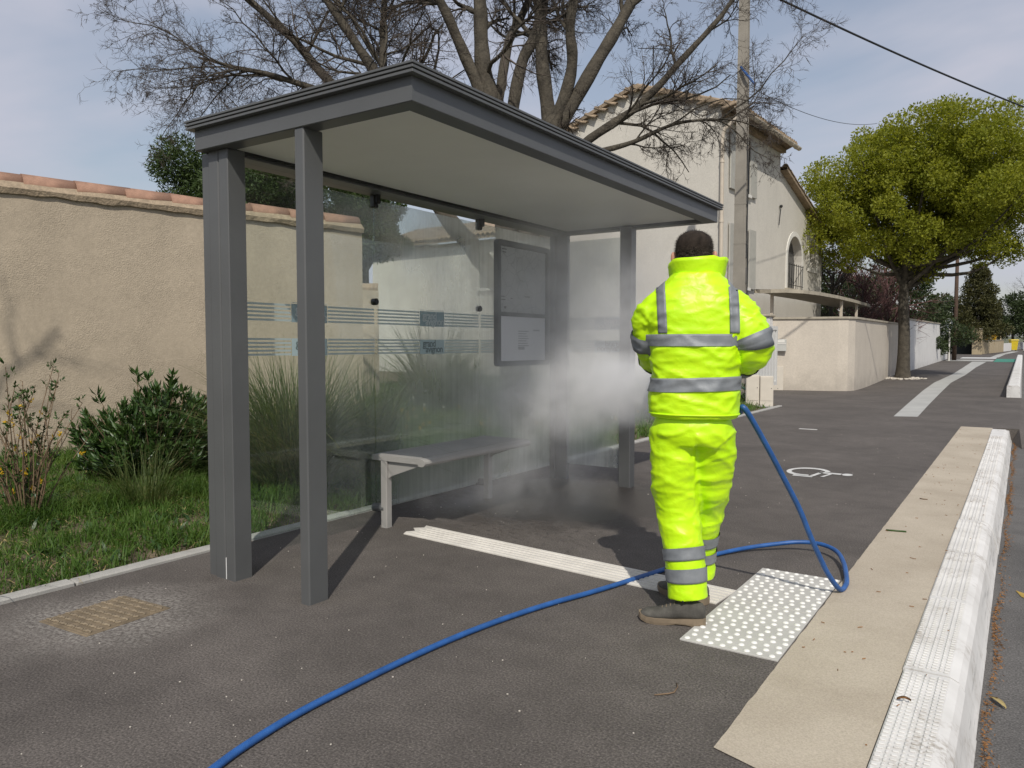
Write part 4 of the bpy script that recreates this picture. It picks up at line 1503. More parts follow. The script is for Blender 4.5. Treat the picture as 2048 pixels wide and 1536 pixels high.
bare_small('greyish leafless tree right beside the house corner', (-6.6, 33.5, 0), 5.6, rg2, M['twig'], .7, 22)
bare_small('reddish leafless plum tree in the middle of the group behind the wall', (-5.9, 36.5, 0), 5.2, rg2, M['redtwig'], 1.0, 34)
bare_small('reddish leafless plum tree close behind the street tree trunk', (-5.2, 38.5, 0), 5.0, rg2, M['redtwig'], 1.1, 34)
bare_small('thin leafless tree against the sky at the far end of the street', (0.6, 100, .8), 7.5, rg2, M['twig'], 1.0, 20, 'bare trees down the street')


def dark_tree(label, base, h, r, n, rng, mat='dark_leaf', nl=14000, ls=.2, name='evergreen_tree', group='evergreens behind the walls', zr=None):
    zr = zr or h * .48
    cc = crown_clumps((base[0], base[1], base[2] + h - zr), (r, r, zr), n, rng, (r * .2, r * .36), .45)
    make_tree(name, label, base, .16, h * .45, cc, nl, ls, M[mat], rng, group=group, limbs_n=5, aspect=.45)


dark_tree('dark evergreen tree behind the street tree trunk', (-6.2, 47, .2), 5.9, 2.6, 40, rg2)
dark_tree('low dark evergreen at the right end of the white wall', (-5.1, 53, .3), 3.9, 2.3, 30, rg2)
dark_tree('tall dark evergreen between the house and street tree', (-9.2, 44, .2), 6.2, 2.6, 36, rg2)
dark_tree('bushy evergreen hedge tree behind the far beige pillar', (-4.8, 76, .5), 4.6, 2.4, 30, rg2)
dark_tree('large dark tree overhanging the far pavement beside the yellow bin', (-1.0, 97, .8), 5.4, 3.4, 40, rg2, nl=16000, ls=.26)
dark_tree('dark tree far down the street at the right', (3.6, 112, .9), 5.4, 3.6, 36, rg2, nl=12000, ls=.3)
# broad conifer
cc = []
for i in range(90):
    f = rg2.uniform(0, 1)
    rr = 2.55 * (1 - f) ** .75 * (.75 + .25 * math.sin(f * 30)) + .12
    a = rg2.uniform(0, 6.28)
    k = rg2.uniform(.55, 1)
    cc.append((-3.15 + rr * k * math.cos(a), 73 + rr * k * math.sin(a), 1.9 + f * 5.7, .35 + .4 * (1 - f)))
make_tree('conifer_tree', 'broad olive green conifer with pointed top above the far gate', (-3.15, 73, .5), .2, 3.0, cc, 22000, .22, M['conifer_leaf'], rg2, limbs_n=0, aspect=.35, cat='tree')
# yellow forsythia by the far pillar
cc = crown_clumps((-2.85, 78.5, 2.0), (.75, .8, .8), 18, rg2, (.2, .4), .3)
make_tree('forsythia_bush', 'small bright yellow green bush above the far beige wall', (-2.85, 78.5, .55), .05, .9, cc, 2600, .14, M['yflower'], rg2, bark='stem', limbs_n=4, cat='bush')
for i, (x, y, h, r, lab) in enumerate(((-7.0, 40, 2.6, 1.5, 'dark clipped hedge bush behind the cream wall, nearest the house'), (-5.6, 43.5, 2.5, 1.3, 'dark hedge bush behind the white wall, middle one'), (-5.4, 49, 2.7, 1.5, 'dark hedge bush behind the white wall, far one'))):
    cc = crown_clumps((x, y, .3 + h * .55), (r, r, h * .5), 22, rg2, (.3, .5), .3)
    make_tree('hedge_bush', lab, (x, y, .2), .08, .8, cc, 5000, .15, M['dark_leaf'], rg2, limbs_n=3, group='hedge behind the walls', cat='bush')


# ---- shrubs in the bed
def rosette_leaves(tips, dirs, nper, size, rng, aspect=.32):
    V, F = [], []
    n0 = 0
    for p, d in zip(tips, dirs):
        d = unit(d)
        for k in range(nper):
            o = unit(np.cross(d, rng.normal(0, 1, 3)))
            a = rng.uniform(.35, 1.15)
            ld = unit(d * math.cos(a) + o * math.sin(a))
            s_ = unit(np.cross(ld, d + rng.normal(0, .3, 3)))
            nn = np.cross(ld, s_)
            L_ = size * rng.uniform(.6, 1.2)
            b = p - d * rng.uniform(0, size * 1.2)
            w_ = L_ * aspect
            V += [b, b + ld * L_ * .45 + s_ * w_ * .5 + nn * L_ * .06, b + ld * L_ - nn * L_ * .1, b + ld * L_ * .45 - s_ * w_ * .5 + nn * L_ * .06]
            F += [(n0, n0 + 1, n0 + 2), (n0, n0 + 2, n0 + 3)]
            n0 += 4
    return np.array(V), np.array(F)


rg3 = np.random.default_rng(17)
# laurel-like shrub
c0 = np.array([-6.35, 3.78, 0.0])
sh = empty('evergreen_shrub', tuple(c0))
tag(sh, 'dense round evergreen shrub with pointed leaves against the garden wall', 'shrub')
st = TubeSoup()
tips, dirs = [], []
for i in range(175):
    a = rg3.uniform(0, 6.28)
    r = .62 * math.sqrt(rg3.uniform(0.02, 1))
    top = 1.02 - .45 * (r / .62) ** 2 + rg3.uniform(-.16, .05)
    e = np.array([r * math.cos(a), r * math.sin(a), max(.22, top * rg3.uniform(.55, 1.05))])
    b = e * np.array([.18, .18, 0]) + np.array([0, 0, -.05])
    P = spline([b, (b + e) / 2 * np.array([.9, .9, .9]) + rg3.normal(0, .03, 3), e], 7)
    st.add(P, np.linspace(.009, .003, 7), 4)
    for q in range(3):
        k = 6 - q
        tips.append(P[k] + rg3.normal(0, .035, 3))
        dirs.append(unit(P[k] - P[k - 1]) + np.array([0, 0, .4]))
st.build('stems', M['stem'], sh)
V, F = rosette_leaves(np.array(tips), np.array(dirs), 17, .092, rg3, .3)
np_mesh('leaves', V, F, M['shrub_leaf'], sh)
# forsythia with yellow flowers
c0 = np.array([-5.55, 2.42, 0.0])
fs = empty('forsythia_shrub', tuple(c0))
tag(fs, 'open twiggy shrub with sparse yellow flowers at the left, nearest the camera', 'shrub')
st = TubeSoup()
tips, dirs, ft, fd = [], [], [], []
for i in range(34):
    a = rg3.uniform(0, 6.28)
    sp = rg3.uniform(.06, .42)
    h = rg3.uniform(.55, 1.12)
    e = np.array([sp * math.cos(a), sp * math.sin(a), h])
    b = np.array([e[0] * .12, e[1] * .12, -.05])
    P = spline([b, np.array([e[0] * .45, e[1] * .45, h * .5]) + rg3.normal(0, .04, 3), e], 12)
    st.add(P, np.linspace(.0075, .0022, 12), 4)
    for k in range(4, 12):
        for q in range(2):
            d = unit(P[k] - P[k - 1]) * .6 + rg3.normal(0, .5, 3) + np.array([0, 0, .3])
            l = rg3.uniform(.02, .09)
            tp = P[k] + unit(d) * l
            if rg3.uniform() < .5: st.add(np.array([P[k], (P[k] + tp) / 2 + rg3.normal(0, .006, 3), tp]), [.003, .0024, .0016], 3)
            if rg3.uniform() < .34 + .25 * (k > 9):
                tips.append(tp)
                dirs.append(d)
            elif rg3.uniform() < .10:
                ft.append(tp)
                fd.append(d)
st.build('stems', M['stem'], fs)
V, F = rosette_leaves(np.array(tips), np.array(dirs), 6, .034, rg3, .42)
np_mesh('leaves', V, F, M['shrub_leaf'], fs)
V, F = rosette_leaves(np.array(ft), np.array(fd), 7, .026, rg3, .5)
np_mesh('flowers', V, F, M['yflower'], fs)['kind'] = 'stuff'


# ---- blades: array of curved tapering blades
def blades(name, P, H, Wd, lean, az, mat, parent, rng, seg=4, stiff=1.4):
    n = len(P)
    t_ = np.linspace(0, 1, seg + 1)
    dx, dy = np.cos(az), np.sin(az)
    hor = lean[:, None] * H[:, None] * t_[None, :] ** stiff
    ver = H[:, None] * (t_[None, :] - .42 * np.minimum(lean[:, None], 1.4) * t_[None, :] ** 2.6)
    X = P[:, 0, None] + dx[:, None] * hor
    Y = P[:, 1, None] + dy[:, None] * hor
    Z = P[:, 2, None] + ver
    tw_ = az + np.pi / 2 + rng.normal(0, .5, n)
    wx, wy = np.cos(tw_)[:, None], np.sin(tw_)[:, None]
    ww_ = Wd[:, None] * (1 - t_[None, :] ** 1.8) * .5 + .0003
    A = np.stack([X - wx * ww_, Y - wy * ww_, Z], -1)
    B = np.stack([X + wx * ww_, Y + wy * ww_, Z], -1)
    V = np.stack([A, B], 2).reshape(n, -1, 3)
    k = 2 * (seg + 1)
    base = (np.arange(n) * k)[:, None, None]
    f = np.array([[2 * i, 2 * i + 1, 2 * i + 3, 2 * i + 2] for i in range(seg)])[None]
    F = (base + f).reshape(-1, 4)
    return np_mesh(name, V.reshape(-1, 3), F, mat, parent)


def lz(x, y): return np.array([lawn_z(a, b) for a, b in zip(x, y)])


def fbm(x, y, s, o=0): return np.array([noise.noise(Vector((a * s + o, b * s, o))) for a, b in zip(x, y)])


def grass_patch(n, x0, x1, y0, y1, h, wd, rng, seg=3, keep=None):
    x = rng.uniform(x0, x1, n)
    y = rng.uniform(y0, y1, n)
    d = fbm(x, y, 2.3, 4)
    cl_ = fbm(x, y, 7.0, 9)
    ok = rng.uniform(-.75, .9, n) < d + cl_ * .7 + .28 - np.maximum(0, x + 4.38) * 2.8
    if keep is not None: ok &= keep(x, y)
    x, y, d, cl_ = x[ok], y[ok], d[ok], cl_[ok]
    m = len(x)
    H = h * rng.uniform(.45, 1.25, m) * (1 + .8 * np.clip(d + cl_ * .6, -.5, .9))
    return np.stack([x, y, lz(x, y) - .01], 1), H, wd * rng.uniform(.6, 1.3, m), rng.uniform(.15, 1.2, m), rng.uniform(0, 6.28, m)


rg4 = np.random.default_rng(31)
parts = []
for (n, x0, x1, y0, y1, h, wd) in ((120000, -8.2, -4.15, -1.5, 4.6, .13, .0068), (52000, -7.2, -4.15, 4.6, 8.5, .13, .008), (30000, -10, -4.15, 8.5, 15.5, .16, .012), (16000, -14, -7.3, 9, 22, .22, .02)):
    parts.append(grass_patch(n, x0, x1, y0, y1, h, wd, rg4))
P = np.concatenate([p[0] for p in parts])
H, Wd, Le, Az = (np.concatenate([p[i] for p in parts]) for i in range(1, 5))
gr = blades('grass', P, H, Wd, Le, Az, M['grass'], None, rg4, 3)
tag(gr, kind='stuff')
# broad-leaved weeds and dry bits
n = 5200
x = rg4.uniform(-6.6, -4.18, n)
y = rg4.uniform(-1, 9, n)
ok = fbm(x, y, 1.9, 20) > .02
x, y = x[ok], y[ok]
wz = np.stack([x, y, lz(x, y) + .01], 1)
wd_ = blades('ground_weeds', wz, rg4.uniform(.04, .10, len(x)), rg4.uniform(.014, .028, len(x)), rg4.uniform(.5, 1.6, len(x)), rg4.uniform(0, 6.28, len(x)), M['shrub_leaf'], None, rg4, 3)
tag(wd_, kind='stuff')
n = 2600
x = rg4.uniform(-6.8, -4.16, n)
y = rg4.uniform(-1, 9, n)
dz = np.stack([x, y, lz(x, y) + .004], 1)
dw = blades('dry_grass', dz, rg4.uniform(.03, .1, n), rg4.uniform(.003, .006, n), rg4.uniform(1.0, 2.6, n), rg4.uniform(0, 6.28, n), M['deadleaf'], None, rg4, 2)
tag(dw, kind='stuff')


# tall ornamental grass clumps
def clump(label, c, n, h, rng, spread=.16, lean_=1.0, wd=.008):
    root = empty('tall_grass_clump', (c[0], c[1], 0))
    tag(root, label, 'ornamental grass', 'tall grass clumps behind the shelter')
    a = rng.uniform(0, 6.28, n)
    r = spread * np.sqrt(rng.uniform(0, 1, n))
    P = np.stack([r * np.cos(a), r * np.sin(a), np.full(n, -.02)], 1)
    H = h * rng.uniform(.45, 1.12, n)
    az = a + rng.normal(0, .5, n)
    ln = np.abs(rng.normal(.42, .38, n)) * lean_ + .04
    blades('blades', P, H, wd * rng.uniform(.6, 1.3, n), ln, az, M['drygrass'], root, rng, 8, 1.9)
    return root


clump('large arching clump of tall grass behind the first glass pane', (-5.0, 4.25), 2000, 1.36, rg4, .26, 1.15, .010)
clump('tall grass clump just right of the front post, behind glass', (-5.0, 5.1), 800, 1.15, rg4, .18, 1.0, .012)
clump('smaller drooping grass clump behind the rear corner post', (-5.3, 3.1), 420, .62, rg4, .16, 1.2, .005)
clump('low tangled dry grass clump at the left picture edge', (-5.75, 1.75), 520, .62, rg4, .22, 1.4, .005)
clump('far tall grass clump in the lawn behind the second pane', (-7.9, 9.6), 1000, 1.9, rg4, .3, 1.0, .014)
clump('far tall grass clump beyond the corner of the tall wall', (-8.6, 11.2), 700, 1.25, rg4, .3, 1.0, .014)


# flowers in the lawn
def flowers(name, n, x0, x1, y0, y1, h, s, mat, rng):
    x, y = rng.uniform(x0, x1, n), rng.uniform(y0, y1, n)
    ok = fbm(x, y, 1.4, 40) > -.05
    x, y = x[ok], y[ok]
    tips = np.stack([x, y, lz(x, y) + rng.uniform(.5, 1.1, len(x)) * h], 1)
    V, F = rosette_leaves(tips, np.tile(np.array([[0, 0, 1.]]), (len(x), 1)), 7, s, rng, .6)
    o = np_mesh(name, V, F, mat)
    tag(o, kind='stuff')


flowers('dandelions', 130, -7.5, -4.6, 5.5, 13, .22, .035, M['yflower'], rg4)
flowers('daisies', 130, -8.5, -5.5, 8, 16, .26, .035, M['wflower'], rg4)
# ivy bush right of the far front post
cc = crown_clumps((-4.75, 12.0, .5), (.42, .8, .48), 20, rg4, (.14, .26), .3)
make_tree('ivy_bush', 'small dense green bush in the bed beyond the shelter', (-4.75, 12.0, 0), .03, .3, cc, 5200, .055, M['shrub_leaf'], rg4, bark='stem', limbs_n=5, cat='bush')
cc = crown_clumps((-4.85, 16.35, .22), (.35, .4, .2), 10, rg4, (.08, .16), .3)
make_tree('ivy_bush', 'low straggly green plant at the foot of the concrete pole', (-4.85, 16.35, 0), .02, .12, cc, 900, .06, M['shrub_leaf'], rg4, bark='stem', limbs_n=4, cat='bush')

# leafless tree standing in the bed behind the photographer: its branch shadows fall on the wall and the posts
ot = empty('bare_tree', (-5.15, -3.2, 0))
tag(ot, 'leafless tree outside the picture whose branch shadows streak the garden wall', 'tree')
rgo = np.random.default_rng(9)
s1 = TubeSoup()
P = spline([(0, 0, -.3), (.1, .05, 1.5), (.2, .3, 3.0), (.35, .7, 4.6), (.45, 1.1, 6.2)], 20)
s1.add(P, np.linspace(.16, .05, 20), 10)
s1.build('trunk', M['bark'], ot)
so2 = [TubeSoup(), TubeSoup()]
c3 = [(7, .12, .02, 6, .5, .7), (5, .16, .0, 4, .5, .7), (4, .2, -.02, 0, 0, 0)]
for j in range(15):
    f = rgo.uniform(.4, 1)
    i = int(f * 19)
    a = rgo.uniform(0, 6.28)
    grow(so2, P[i], (math.cos(a), math.sin(a), rgo.uniform(.3, 1.2)), rgo.uniform(1.3, 2.2), .04, 0, rgo, c3)
so2[0].build('branches', M['bark'], ot)['kind'] = 'stuff'
so2[1].build('twigs', M['twig'], ot)['kind'] = 'stuff'


# ================================================================== BUS SHELTER
sh = empty('bus_shelter', (0, 0, 0))
tag(sh, 'grey metal bus shelter with flat roof and misted glass panes', 'bus shelter')
G = M['shelter']
X0, X1, Y0, Y1 = -3.635, -2.14, 2.455, 6.27
ZB, ZF = 2.262, 2.366
# fascia frame (four mitred beams as one frame ring)
fr = MB()
ins_ = 0.10
o_ = [(X0, Y0), (X1, Y0), (X1, Y1), (X0, Y1)]
i_ = [(X0 + ins_, Y0 + ins_), (X1 - ins_, Y0 + ins_), (X1 - ins_, Y1 - ins_), (X0 + ins_, Y1 - ins_)]
for k in range(4):
    a, b, c, d_ = o_[k], o_[(k + 1) % 4], i_[(k + 1) % 4], i_[k]
    m = MB()
    ch = 0.004
    # cross-section: outer bottom chamfer, outer top, inner top, inner bottom
    def pt(p, q, f, z): return (p[0] + (q[0] - p[0]) * f, p[1] + (q[1] - p[1]) * f, z)
    sec0 = [pt(a, d_, ch / ins_, ZB), pt(a, d_, 0, ZB + ch), pt(a, d_, 0, ZF), pt(a, d_, 1, ZF), pt(a, d_, 1, ZB + ch), pt(a, d_, 1 - ch / ins_, ZB)]
    sec1 = [pt(b, c, ch / ins_, ZB), pt(b, c, 0, ZB + ch), pt(b, c, 0, ZF), pt(b, c, 1, ZF), pt(b, c, 1, ZB + ch), pt(b, c, 1 - ch / ins_, ZB)]
    m.rings([sec0, sec1])
    m.build('fascia_beam', G, sh)
MB().box((X0 + ins_ + .004, Y0 + ins_ + .004, ZB + 0.028), (X1 - ins_ - .004, Y1 - ins_ - .004, ZB + 0.05)).build('soffit', M['soffit'], sh)
MB().box((-3.735, 2.63, ZB + .002), (X0 - .003, 6.26, ZF - .002), .003).build('rear_rail', G, sh)
# black seal line along the rear beam
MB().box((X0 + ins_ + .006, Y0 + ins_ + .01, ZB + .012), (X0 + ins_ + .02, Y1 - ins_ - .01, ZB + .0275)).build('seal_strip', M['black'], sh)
# ribbed cornice: three stepped lips
for k, (off, z0, z1) in enumerate(((0.033, ZF + 0.001, ZF + 0.014), (0.025, ZF + 0.014, ZF + 0.019), (0.036, ZF + 0.019, ZF + 0.031), (0.027, ZF + 0.031, ZF + 0.036), (0.038, ZF + 0.036, ZF + 0.047))):
    MB().box((X0 - off, Y0 - off, z0), (X1 + off, Y1 + off, z1), 0.0015 if k % 2 == 0 else 0).build('cornice_rib', G, sh)


def post(name, x0, x1, y0, y1, ztop=ZB, ch=0.006):
    p = MB().box((x0, y0, -0.05), (x1, y1, ztop + .004), ch).build(name, G, sh)
    return p


post('front_post', -2.876, -2.812, 2.462, 2.585)
post('front_post', -2.945, -2.836, 6.095, 6.20)
# rear near post: box section with side flange and slot
rp = post('rear_post', -3.595, -3.512, 2.502, 2.61)
MB().box((-3.668, 2.515, -.05), (-3.6, 2.60, ZB), .004).build('flange', G, rp)
MB().box((-3.5985, 2.508, -.05), (-3.594, 2.60, ZB)).build('seam', M['black'], rp)
MB().box((-3.512, 2.5085, .118), (-3.505, 2.5185, ZB)).build('slot', M['black'], rp)
MB().box((-3.512, 2.5045, 0.0), (-3.5035, 2.5185, .116)).build('slot_end', M['steel'], rp)
MB().box((-3.5035, 2.5, -.05), (-3.43, 2.61, ZB), .004).build('cover_profile', G, rp)
rp2 = post('rear_post', -3.71, -3.53, 6.20, 6.255)
MB().box((-3.695, 6.165, -.05), (-3.64, 6.197, ZB), .003).build('flange', G, rp2)


def pane(y0, y1, z0, z1):
    o = MB().box((-3.704, y0, z0), (-3.694, y1, z1), .0015).build('glass_pane', M['glass'], sh)
    return o


def text_mesh(txt, size, mat):
    c = bpy.data.curves.new('txt', 'FONT')
    c.body = txt
    c.size = size
    c.space_character = 0.92
    c.offset = size * 0.022
    o = bpy.data.objects.new('txt', c)
    COL.objects.link(o)
    bpy.context.view_layer.update()
    me = bpy.data.meshes.new_from_object(o.evaluated_get(bpy.context.evaluated_depsgraph_get()))
    bpy.data.objects.remove(o)
    me.materials.clear()
    me.materials.append(mat)
    return me


TG = text_mesh('grand', .078, M['letters'])
TA = text_mesh('avignon', .078, M['letters'])
TGd = text_mesh('grand', .072, M['lettersdark'])
TAd = text_mesh('avignon', .072, M['lettersdark'])


def place(me, name, parent, o, u, v):
    ob = link(name, me, None, parent)
    w_ = Vector(u).cross(Vector(v))
    ob.matrix_local = Matrix(((u[0], v[0], w_[0], o[0]), (u[1], v[1], w_[1], o[1]), (u[2], v[2], w_[2], o[2]), (0, 0, 0, 1)))
    return ob


def band(p, axis, c, a0, a1, logo0, n=5, mirror=False):
    """two rows of stripes with a logo box each. axis 'Y': runs along Y on plane x=c ; 'X': along X on plane y=c"""
    def bx(u0, u1, z0, z1, e=0.0, th=.0012):
        if axis == 'Y': return (c + e, u0, z0), (c + e + th, u1, z1)
        return (u0, c - e - th, z0), (u1, c - e, z1)
    lw_ = 0.285
    for z0, z1, boxm, g, a in ((1.392, 1.496, 'logobox', TG, TA), (1.188, 1.290, 'logopale', TGd, TAd)):
        ph = (z1 - z0) / (2 * n - 1)
        for k in range(n):
            zz0 = z0 + 2 * k * ph
            for u0, u1 in ((a0, logo0 - .006), (logo0 + lw_ + .006, a1)):
                if u1 - u0 > .02: MB().box(*bx(u0, u1, zz0, zz0 + ph * 1.05)).build('stripe', M['stripe'], p)
        box = MB().box(*bx(logo0, logo0 + lw_, z0 - .004, z1 + (.0 if boxm == 'logopale' else .004))).build('logo_box', M[boxm], p)
        if boxm == 'logobox':
            MB().box(*bx(logo0, logo0 + lw_, z1 + .010, z1 + .0135)).build('tag_line', M['stripe'], p)
        if axis == 'Y':
            place(g, 'lettering', box, (c + .0022, logo0 + .03, z0 + .050), (0, 1, 0), (0, 0, 1))
            place(a, 'lettering', box, (c + .0022, logo0 + .062, z0 + .008), (0, 1, 0), (0, 0, 1))
        else:
            place(g, 'lettering', box, (logo0 + lw_ - .028, c - .0026, z0 + .050), (-1, 0, 0), (0, 0, 1))
            place(a, 'lettering', box, (logo0 + lw_ - .055, c - .0026, z0 + .008), (-1, 0, 0), (0, 0, 1))


for y0, y1 in ((2.665, 3.843), (3.851, 5.046), (5.054, 6.195)):
    p = pane(y0, y1, .118, 2.235)
    band(p, 'Y', -3.693, y0 + .015, y1 - .01, y0 + .457)
ep = MB().box((-3.528, 6.205, .145), (-2.95, 6.215, 2.2), .0015).build('glass_pane', M['glass'], sh)
band(ep, 'X', 6.204, -3.52, -2.958, -2.958 - .285)
# clips, studs
for y in (3.847, 5.05):
    MB().box((-3.722, y - .022, 2.18), (-3.672, y + .022, 2.305), .008).build('glass_clip', M['black'], sh)
    MB().box((-3.671, y - .02, 2.205), (-3.648, y + .02, 2.315), .008).build('glass_clip', M['black'], sh)
    kb = MB().tube([(-3.715, y, 1.545), (-3.682, y, 1.545), (-3.676, y, 1.545)], [.023, .023, .017], 16).build('glass_knob', M['black'], sh)
    MB().tube([(-3.72, y, .128), (-3.61, y, .128)], [.03, .03], 12).build('floor_clamp', M['shelter'], sh)
# bench
bn = empty('bench', (-3.6, 4.42, 0))
tag(bn, 'grey slatted metal bench on two legs inside the shelter', 'bench')
bp = MB()
prof_b = [(-.115, .462), (-.115, .495), (-.10, .50), (.32, .50), (.345, .494), (.358, .482), (.36, .468), (.352, .455), (.338, .448), (.32, .447), (.30, .452), (.30, .462)]
bp.rings([[(x, -.585, z) for x, z in prof_b], [(x, .70, z) for x, z in prof_b]])
seat = bp.build('seat', M['shelter_bench'], bn)
MB().extrude([(x, z) for x, z in prof_b], (0, -.60, 0), (1, 0, 0), (0, 0, 1), (0, 1, 0), .0145).build('end_plate', M['shelter_bench'], seat)
for i in range(31):
    y = -.56 + i * .0405
    MB().box((-.095, y, .4995), (.30, y + .024, .5035), .001).build('slat', M['shelter_bench'], seat)
for y in (-.60, .60):
    lg = MB().box((-.035, y - .0, -.02), (.02, y + .055, .461), .005).build('leg', M['shelter_bench'], bn)
    br = MB().extrude([(.021, .461), (.29, .461), (.29, .445), (.05, .36), (.021, .34)], (0, y + .02, 0), (1, 0, 0), (0, 0, 1), (0, 1, 0), .012).build('bracket', M['shelter_bench'], lg)
MB().box((-.03, -.545, .43), (.015, .60, .46), .003).build('rail', M['shelter_bench'], bn)

# notice case on the back glass
nb = empty('notice_case', (-3.675, 5.66, 1.07))
tag(nb, 'grey framed map case with two sheets on the back glass', 'notice board')


def rrect(y0, y1, z0, z1, r, n=5):
    out = []
    for cy, cz, a0 in ((y1 - r, z0 + r, -90), (y1 - r, z1 - r, 0), (y0 + r, z1 - r, 90), (y0 + r, z0 + r, 180)):
        out += [(cy + r * math.cos(rad(a0 + 90 * k / n)), cz + r * math.sin(rad(a0 + 90 * k / n))) for k in range(n + 1)]
    return out


bk = MB().extrude(rrect(-.415, .415, 0, 1.06, .03), (-.012, 0, 0), (0, 1, 0), (0, 0, 1), (1, 0, 0), .02).build('back_panel', M['shelter'], nb)
oo, ii = rrect(-.415, .415, 0, 1.06, .03), rrect(-.375, .375, .04, 1.02, .012)
fm = MB()
R0 = [[(.0085, y, z) for y, z in oo], [(.034, y, z) for y, z in oo], [(.034, y, z) for y, z in ii], [(.0085, y, z) for y, z in ii]]
n_ = len(oo)
v_ = [p for r in R0 for p in r]
f_ = []
for a in range(4):
    b = (a + 1) % 4
    for k in range(n_):
        f_.append((a * n_ + k, a * n_ + (k + 1) % n_, b * n_ + (k + 1) % n_, b * n_ + k))
fm.add(v_, [q[::-1] for q in f_])
fm.build('frame', M['shelter'], nb)
MB().box((.0085, -.374, .428), (.032, .374, .455)).build('middle_bar', M['shelter'], nb)


def sheet_mat(name, c, ink, scale, th):
    t = NT(name)
    v = t.coord('Object')
    vo = t.n('ShaderNodeTexVoronoi')
    vo.feature = 'DISTANCE_TO_EDGE'
    vo.inputs['Scale'].default_value = scale
    t.l(v, vo.inputs['Vector'])
    e = t.ramp(vo.outputs['Distance'], [(0.012, 1.0), (0.03, 0.0)])
    big = t.ramp(t.noise(v, 3.2, 4, 0.6), [(0.52, 0.0), (0.6, 1.0)])
    f = t.math('MULTIPLY', t.math('ADD', t.math('MULTIPLY', e, .5), t.math('MULTIPLY', big, .3)), th)
    return t.done(t.pbsdf(t.mix(f, c, ink), .35, 0, None, .4))


M['map'] = sheet_mat('route_map', (0.45, 0.46, 0.46), (0.10, 0.11, 0.11), 9.0, .75)
M['paper'] = sheet_mat('paper_sheet', (0.86, 0.87, 0.90), (0.5, 0.51, 0.53), 4.0, 0.0)
M['printgrey'] = simple('grey_print', (0.45, 0.46, 0.48), 0.5, 0.1, 30)
mpn_ = MB().box((.0085, -.355, .46), (.0125, .37, 1.012)).build('map_sheet', M['map'], nb)
for (y0, y1, z0, z1) in ((.30, .36, .55, .67), (.30, .36, .47, .53)):
    MB().box((.0126, y0, z0), (.0136, y1, z1)).build('legend_patch', M['printgrey'], mpn_)
for k, (yy, zz_, ll) in enumerate(((-.33, .985, .07), (-.32, .96, .05), (-.34, .56, .06), (-.34, .585, .045), (-.30, .49, .03), (-.30, .50, .035), (-.2, .575, .03), (0.02, .60, .09))):
    MB().box((.0126, yy, zz_), (.0134, yy + ll, zz_ + .008)).build('print_line', M['black'], mpn_)
wp = MB().box((.0085, -.36, .044), (.0125, .365, .425)).build('paper_sheet', M['paper'], nb)
MB().box((.0126, .16, .305), (.0134, .27, .318)).build('print_line', M['printgrey'], wp)
for k in range(7):
    MB().box((.0126, -.08, .17 + k * .021), (.0134, .09 - (k % 3) * .02, .178 + k * .021)).build('print_line', M['printgrey'], wp)
MB().box((.0126, -.08, .14), (.0134, .02, .165)).build('print_line', M['printgrey'], wp)

# ================================================================== MANHOLE COVER
mhc = Vector((-3.50, 1.855, 0))
ang = math.atan2(2.05 - 1.655, -3.53 + 3.455) - math.pi / 2
mh = empty('manhole_cover', tuple(mhc), rad(4))
mh.scale = (.88, 1, 1)
tag(mh, 'square rusty iron manhole cover with raised tread in the asphalt', 'manhole cover')
MB().box((-.205, -.205, -.05), (.205, .205, .004), .002).build('frame', M['irondark'], mh)
MB().box((-.19, -.19, -.03), (.19, .19, .0065), .002).build('lid', M['irondark'], mh)
tr_ = MB()
for i in range(11):
    for j in range(9):
        x, y = -.172 + i * .0342, -.172 + j * .043
        for s_ in (1, -1):
            st0 = len(tr_.v)
            tr_.box((-.0125, -.0048, .0065), (.0125, .0048, .0115), .0015)
            tr_.xf(Matrix.Translation((x + (.008 if s_ > 0 else -.008), y + (j % 2) * 0.0, 0)) @ Matrix.Rotation(rad(38 * s_ * (1 if (i + j) % 2 else -1)), 4, 'Z'), st0)
tr = tr_.build('tread_pattern', M['iron'], mh)
tr['kind'] = 'stuff'

# ================================================================== FAR STREET FURNITURE
bpole = empty('wooden_pole', (-3.55, 54.3, .32))
tag(bpole, 'slim brown wooden telegraph pole at the far crossing', 'utility pole')
MB().tube([(0, 0, -.3), (.02, 0, 3.5), (.03, 0, 7.2)], [.13, .115, .09], 10).build('shaft', M['wood'], bpole, smooth=True)
ss = empty('stop_sign', (-3.72, 52.8, .31), rad(62))
tag(ss, 'octagonal road sign seen from behind on a white post, beside the wooden pole', 'road sign')
MB().tube([(0, 0, -.2), (0, 0, 2.45)], .045, 8).build('post', M['trimwhite'], ss)
oc = [(.42 * math.cos(rad(22.5 + 45 * k)), .42 * math.sin(rad(22.5 + 45 * k))) for k in range(8)]
pl_ = MB().extrude(oc, (0, .06, 2.12), (1, 0, 0), (0, 0, 1), (0, 1, 0), .012).build('plate', M['signback'], ss)
MB().extrude([(x * 1.03, y * 1.03) for x, y in oc], (0, .0725, 2.12), (1, 0, 0), (0, 0, 1), (0, 1, 0), .004).build('rim', M['trimwhite'], pl_)
fg = empty('metal_gate', (-4.75, 72.6, .5), rad(8))
tag(fg, 'dark solid metal gate at the far end of the pavement', 'gate')
MB().box((0, 0, 0), (1.5, .05, 2.25)).build('leaf', M['gate'], fg)
for i in range(9):
    MB().box((.03 + i * .165, -.02, .05), (.03 + i * .165 + .12, -.001, 2.2)).build('board', M['gate'], fg)
pls = empty('gate_pillar', (-3.1, 71.6, .48))
tag(pls, 'beige rendered pillar right of the dark far gate', 'pillar')
MB().box((-.35, -.35, -.3), (.35, .35, 2.0), .02).build('shaft', M['farwall'], pls)
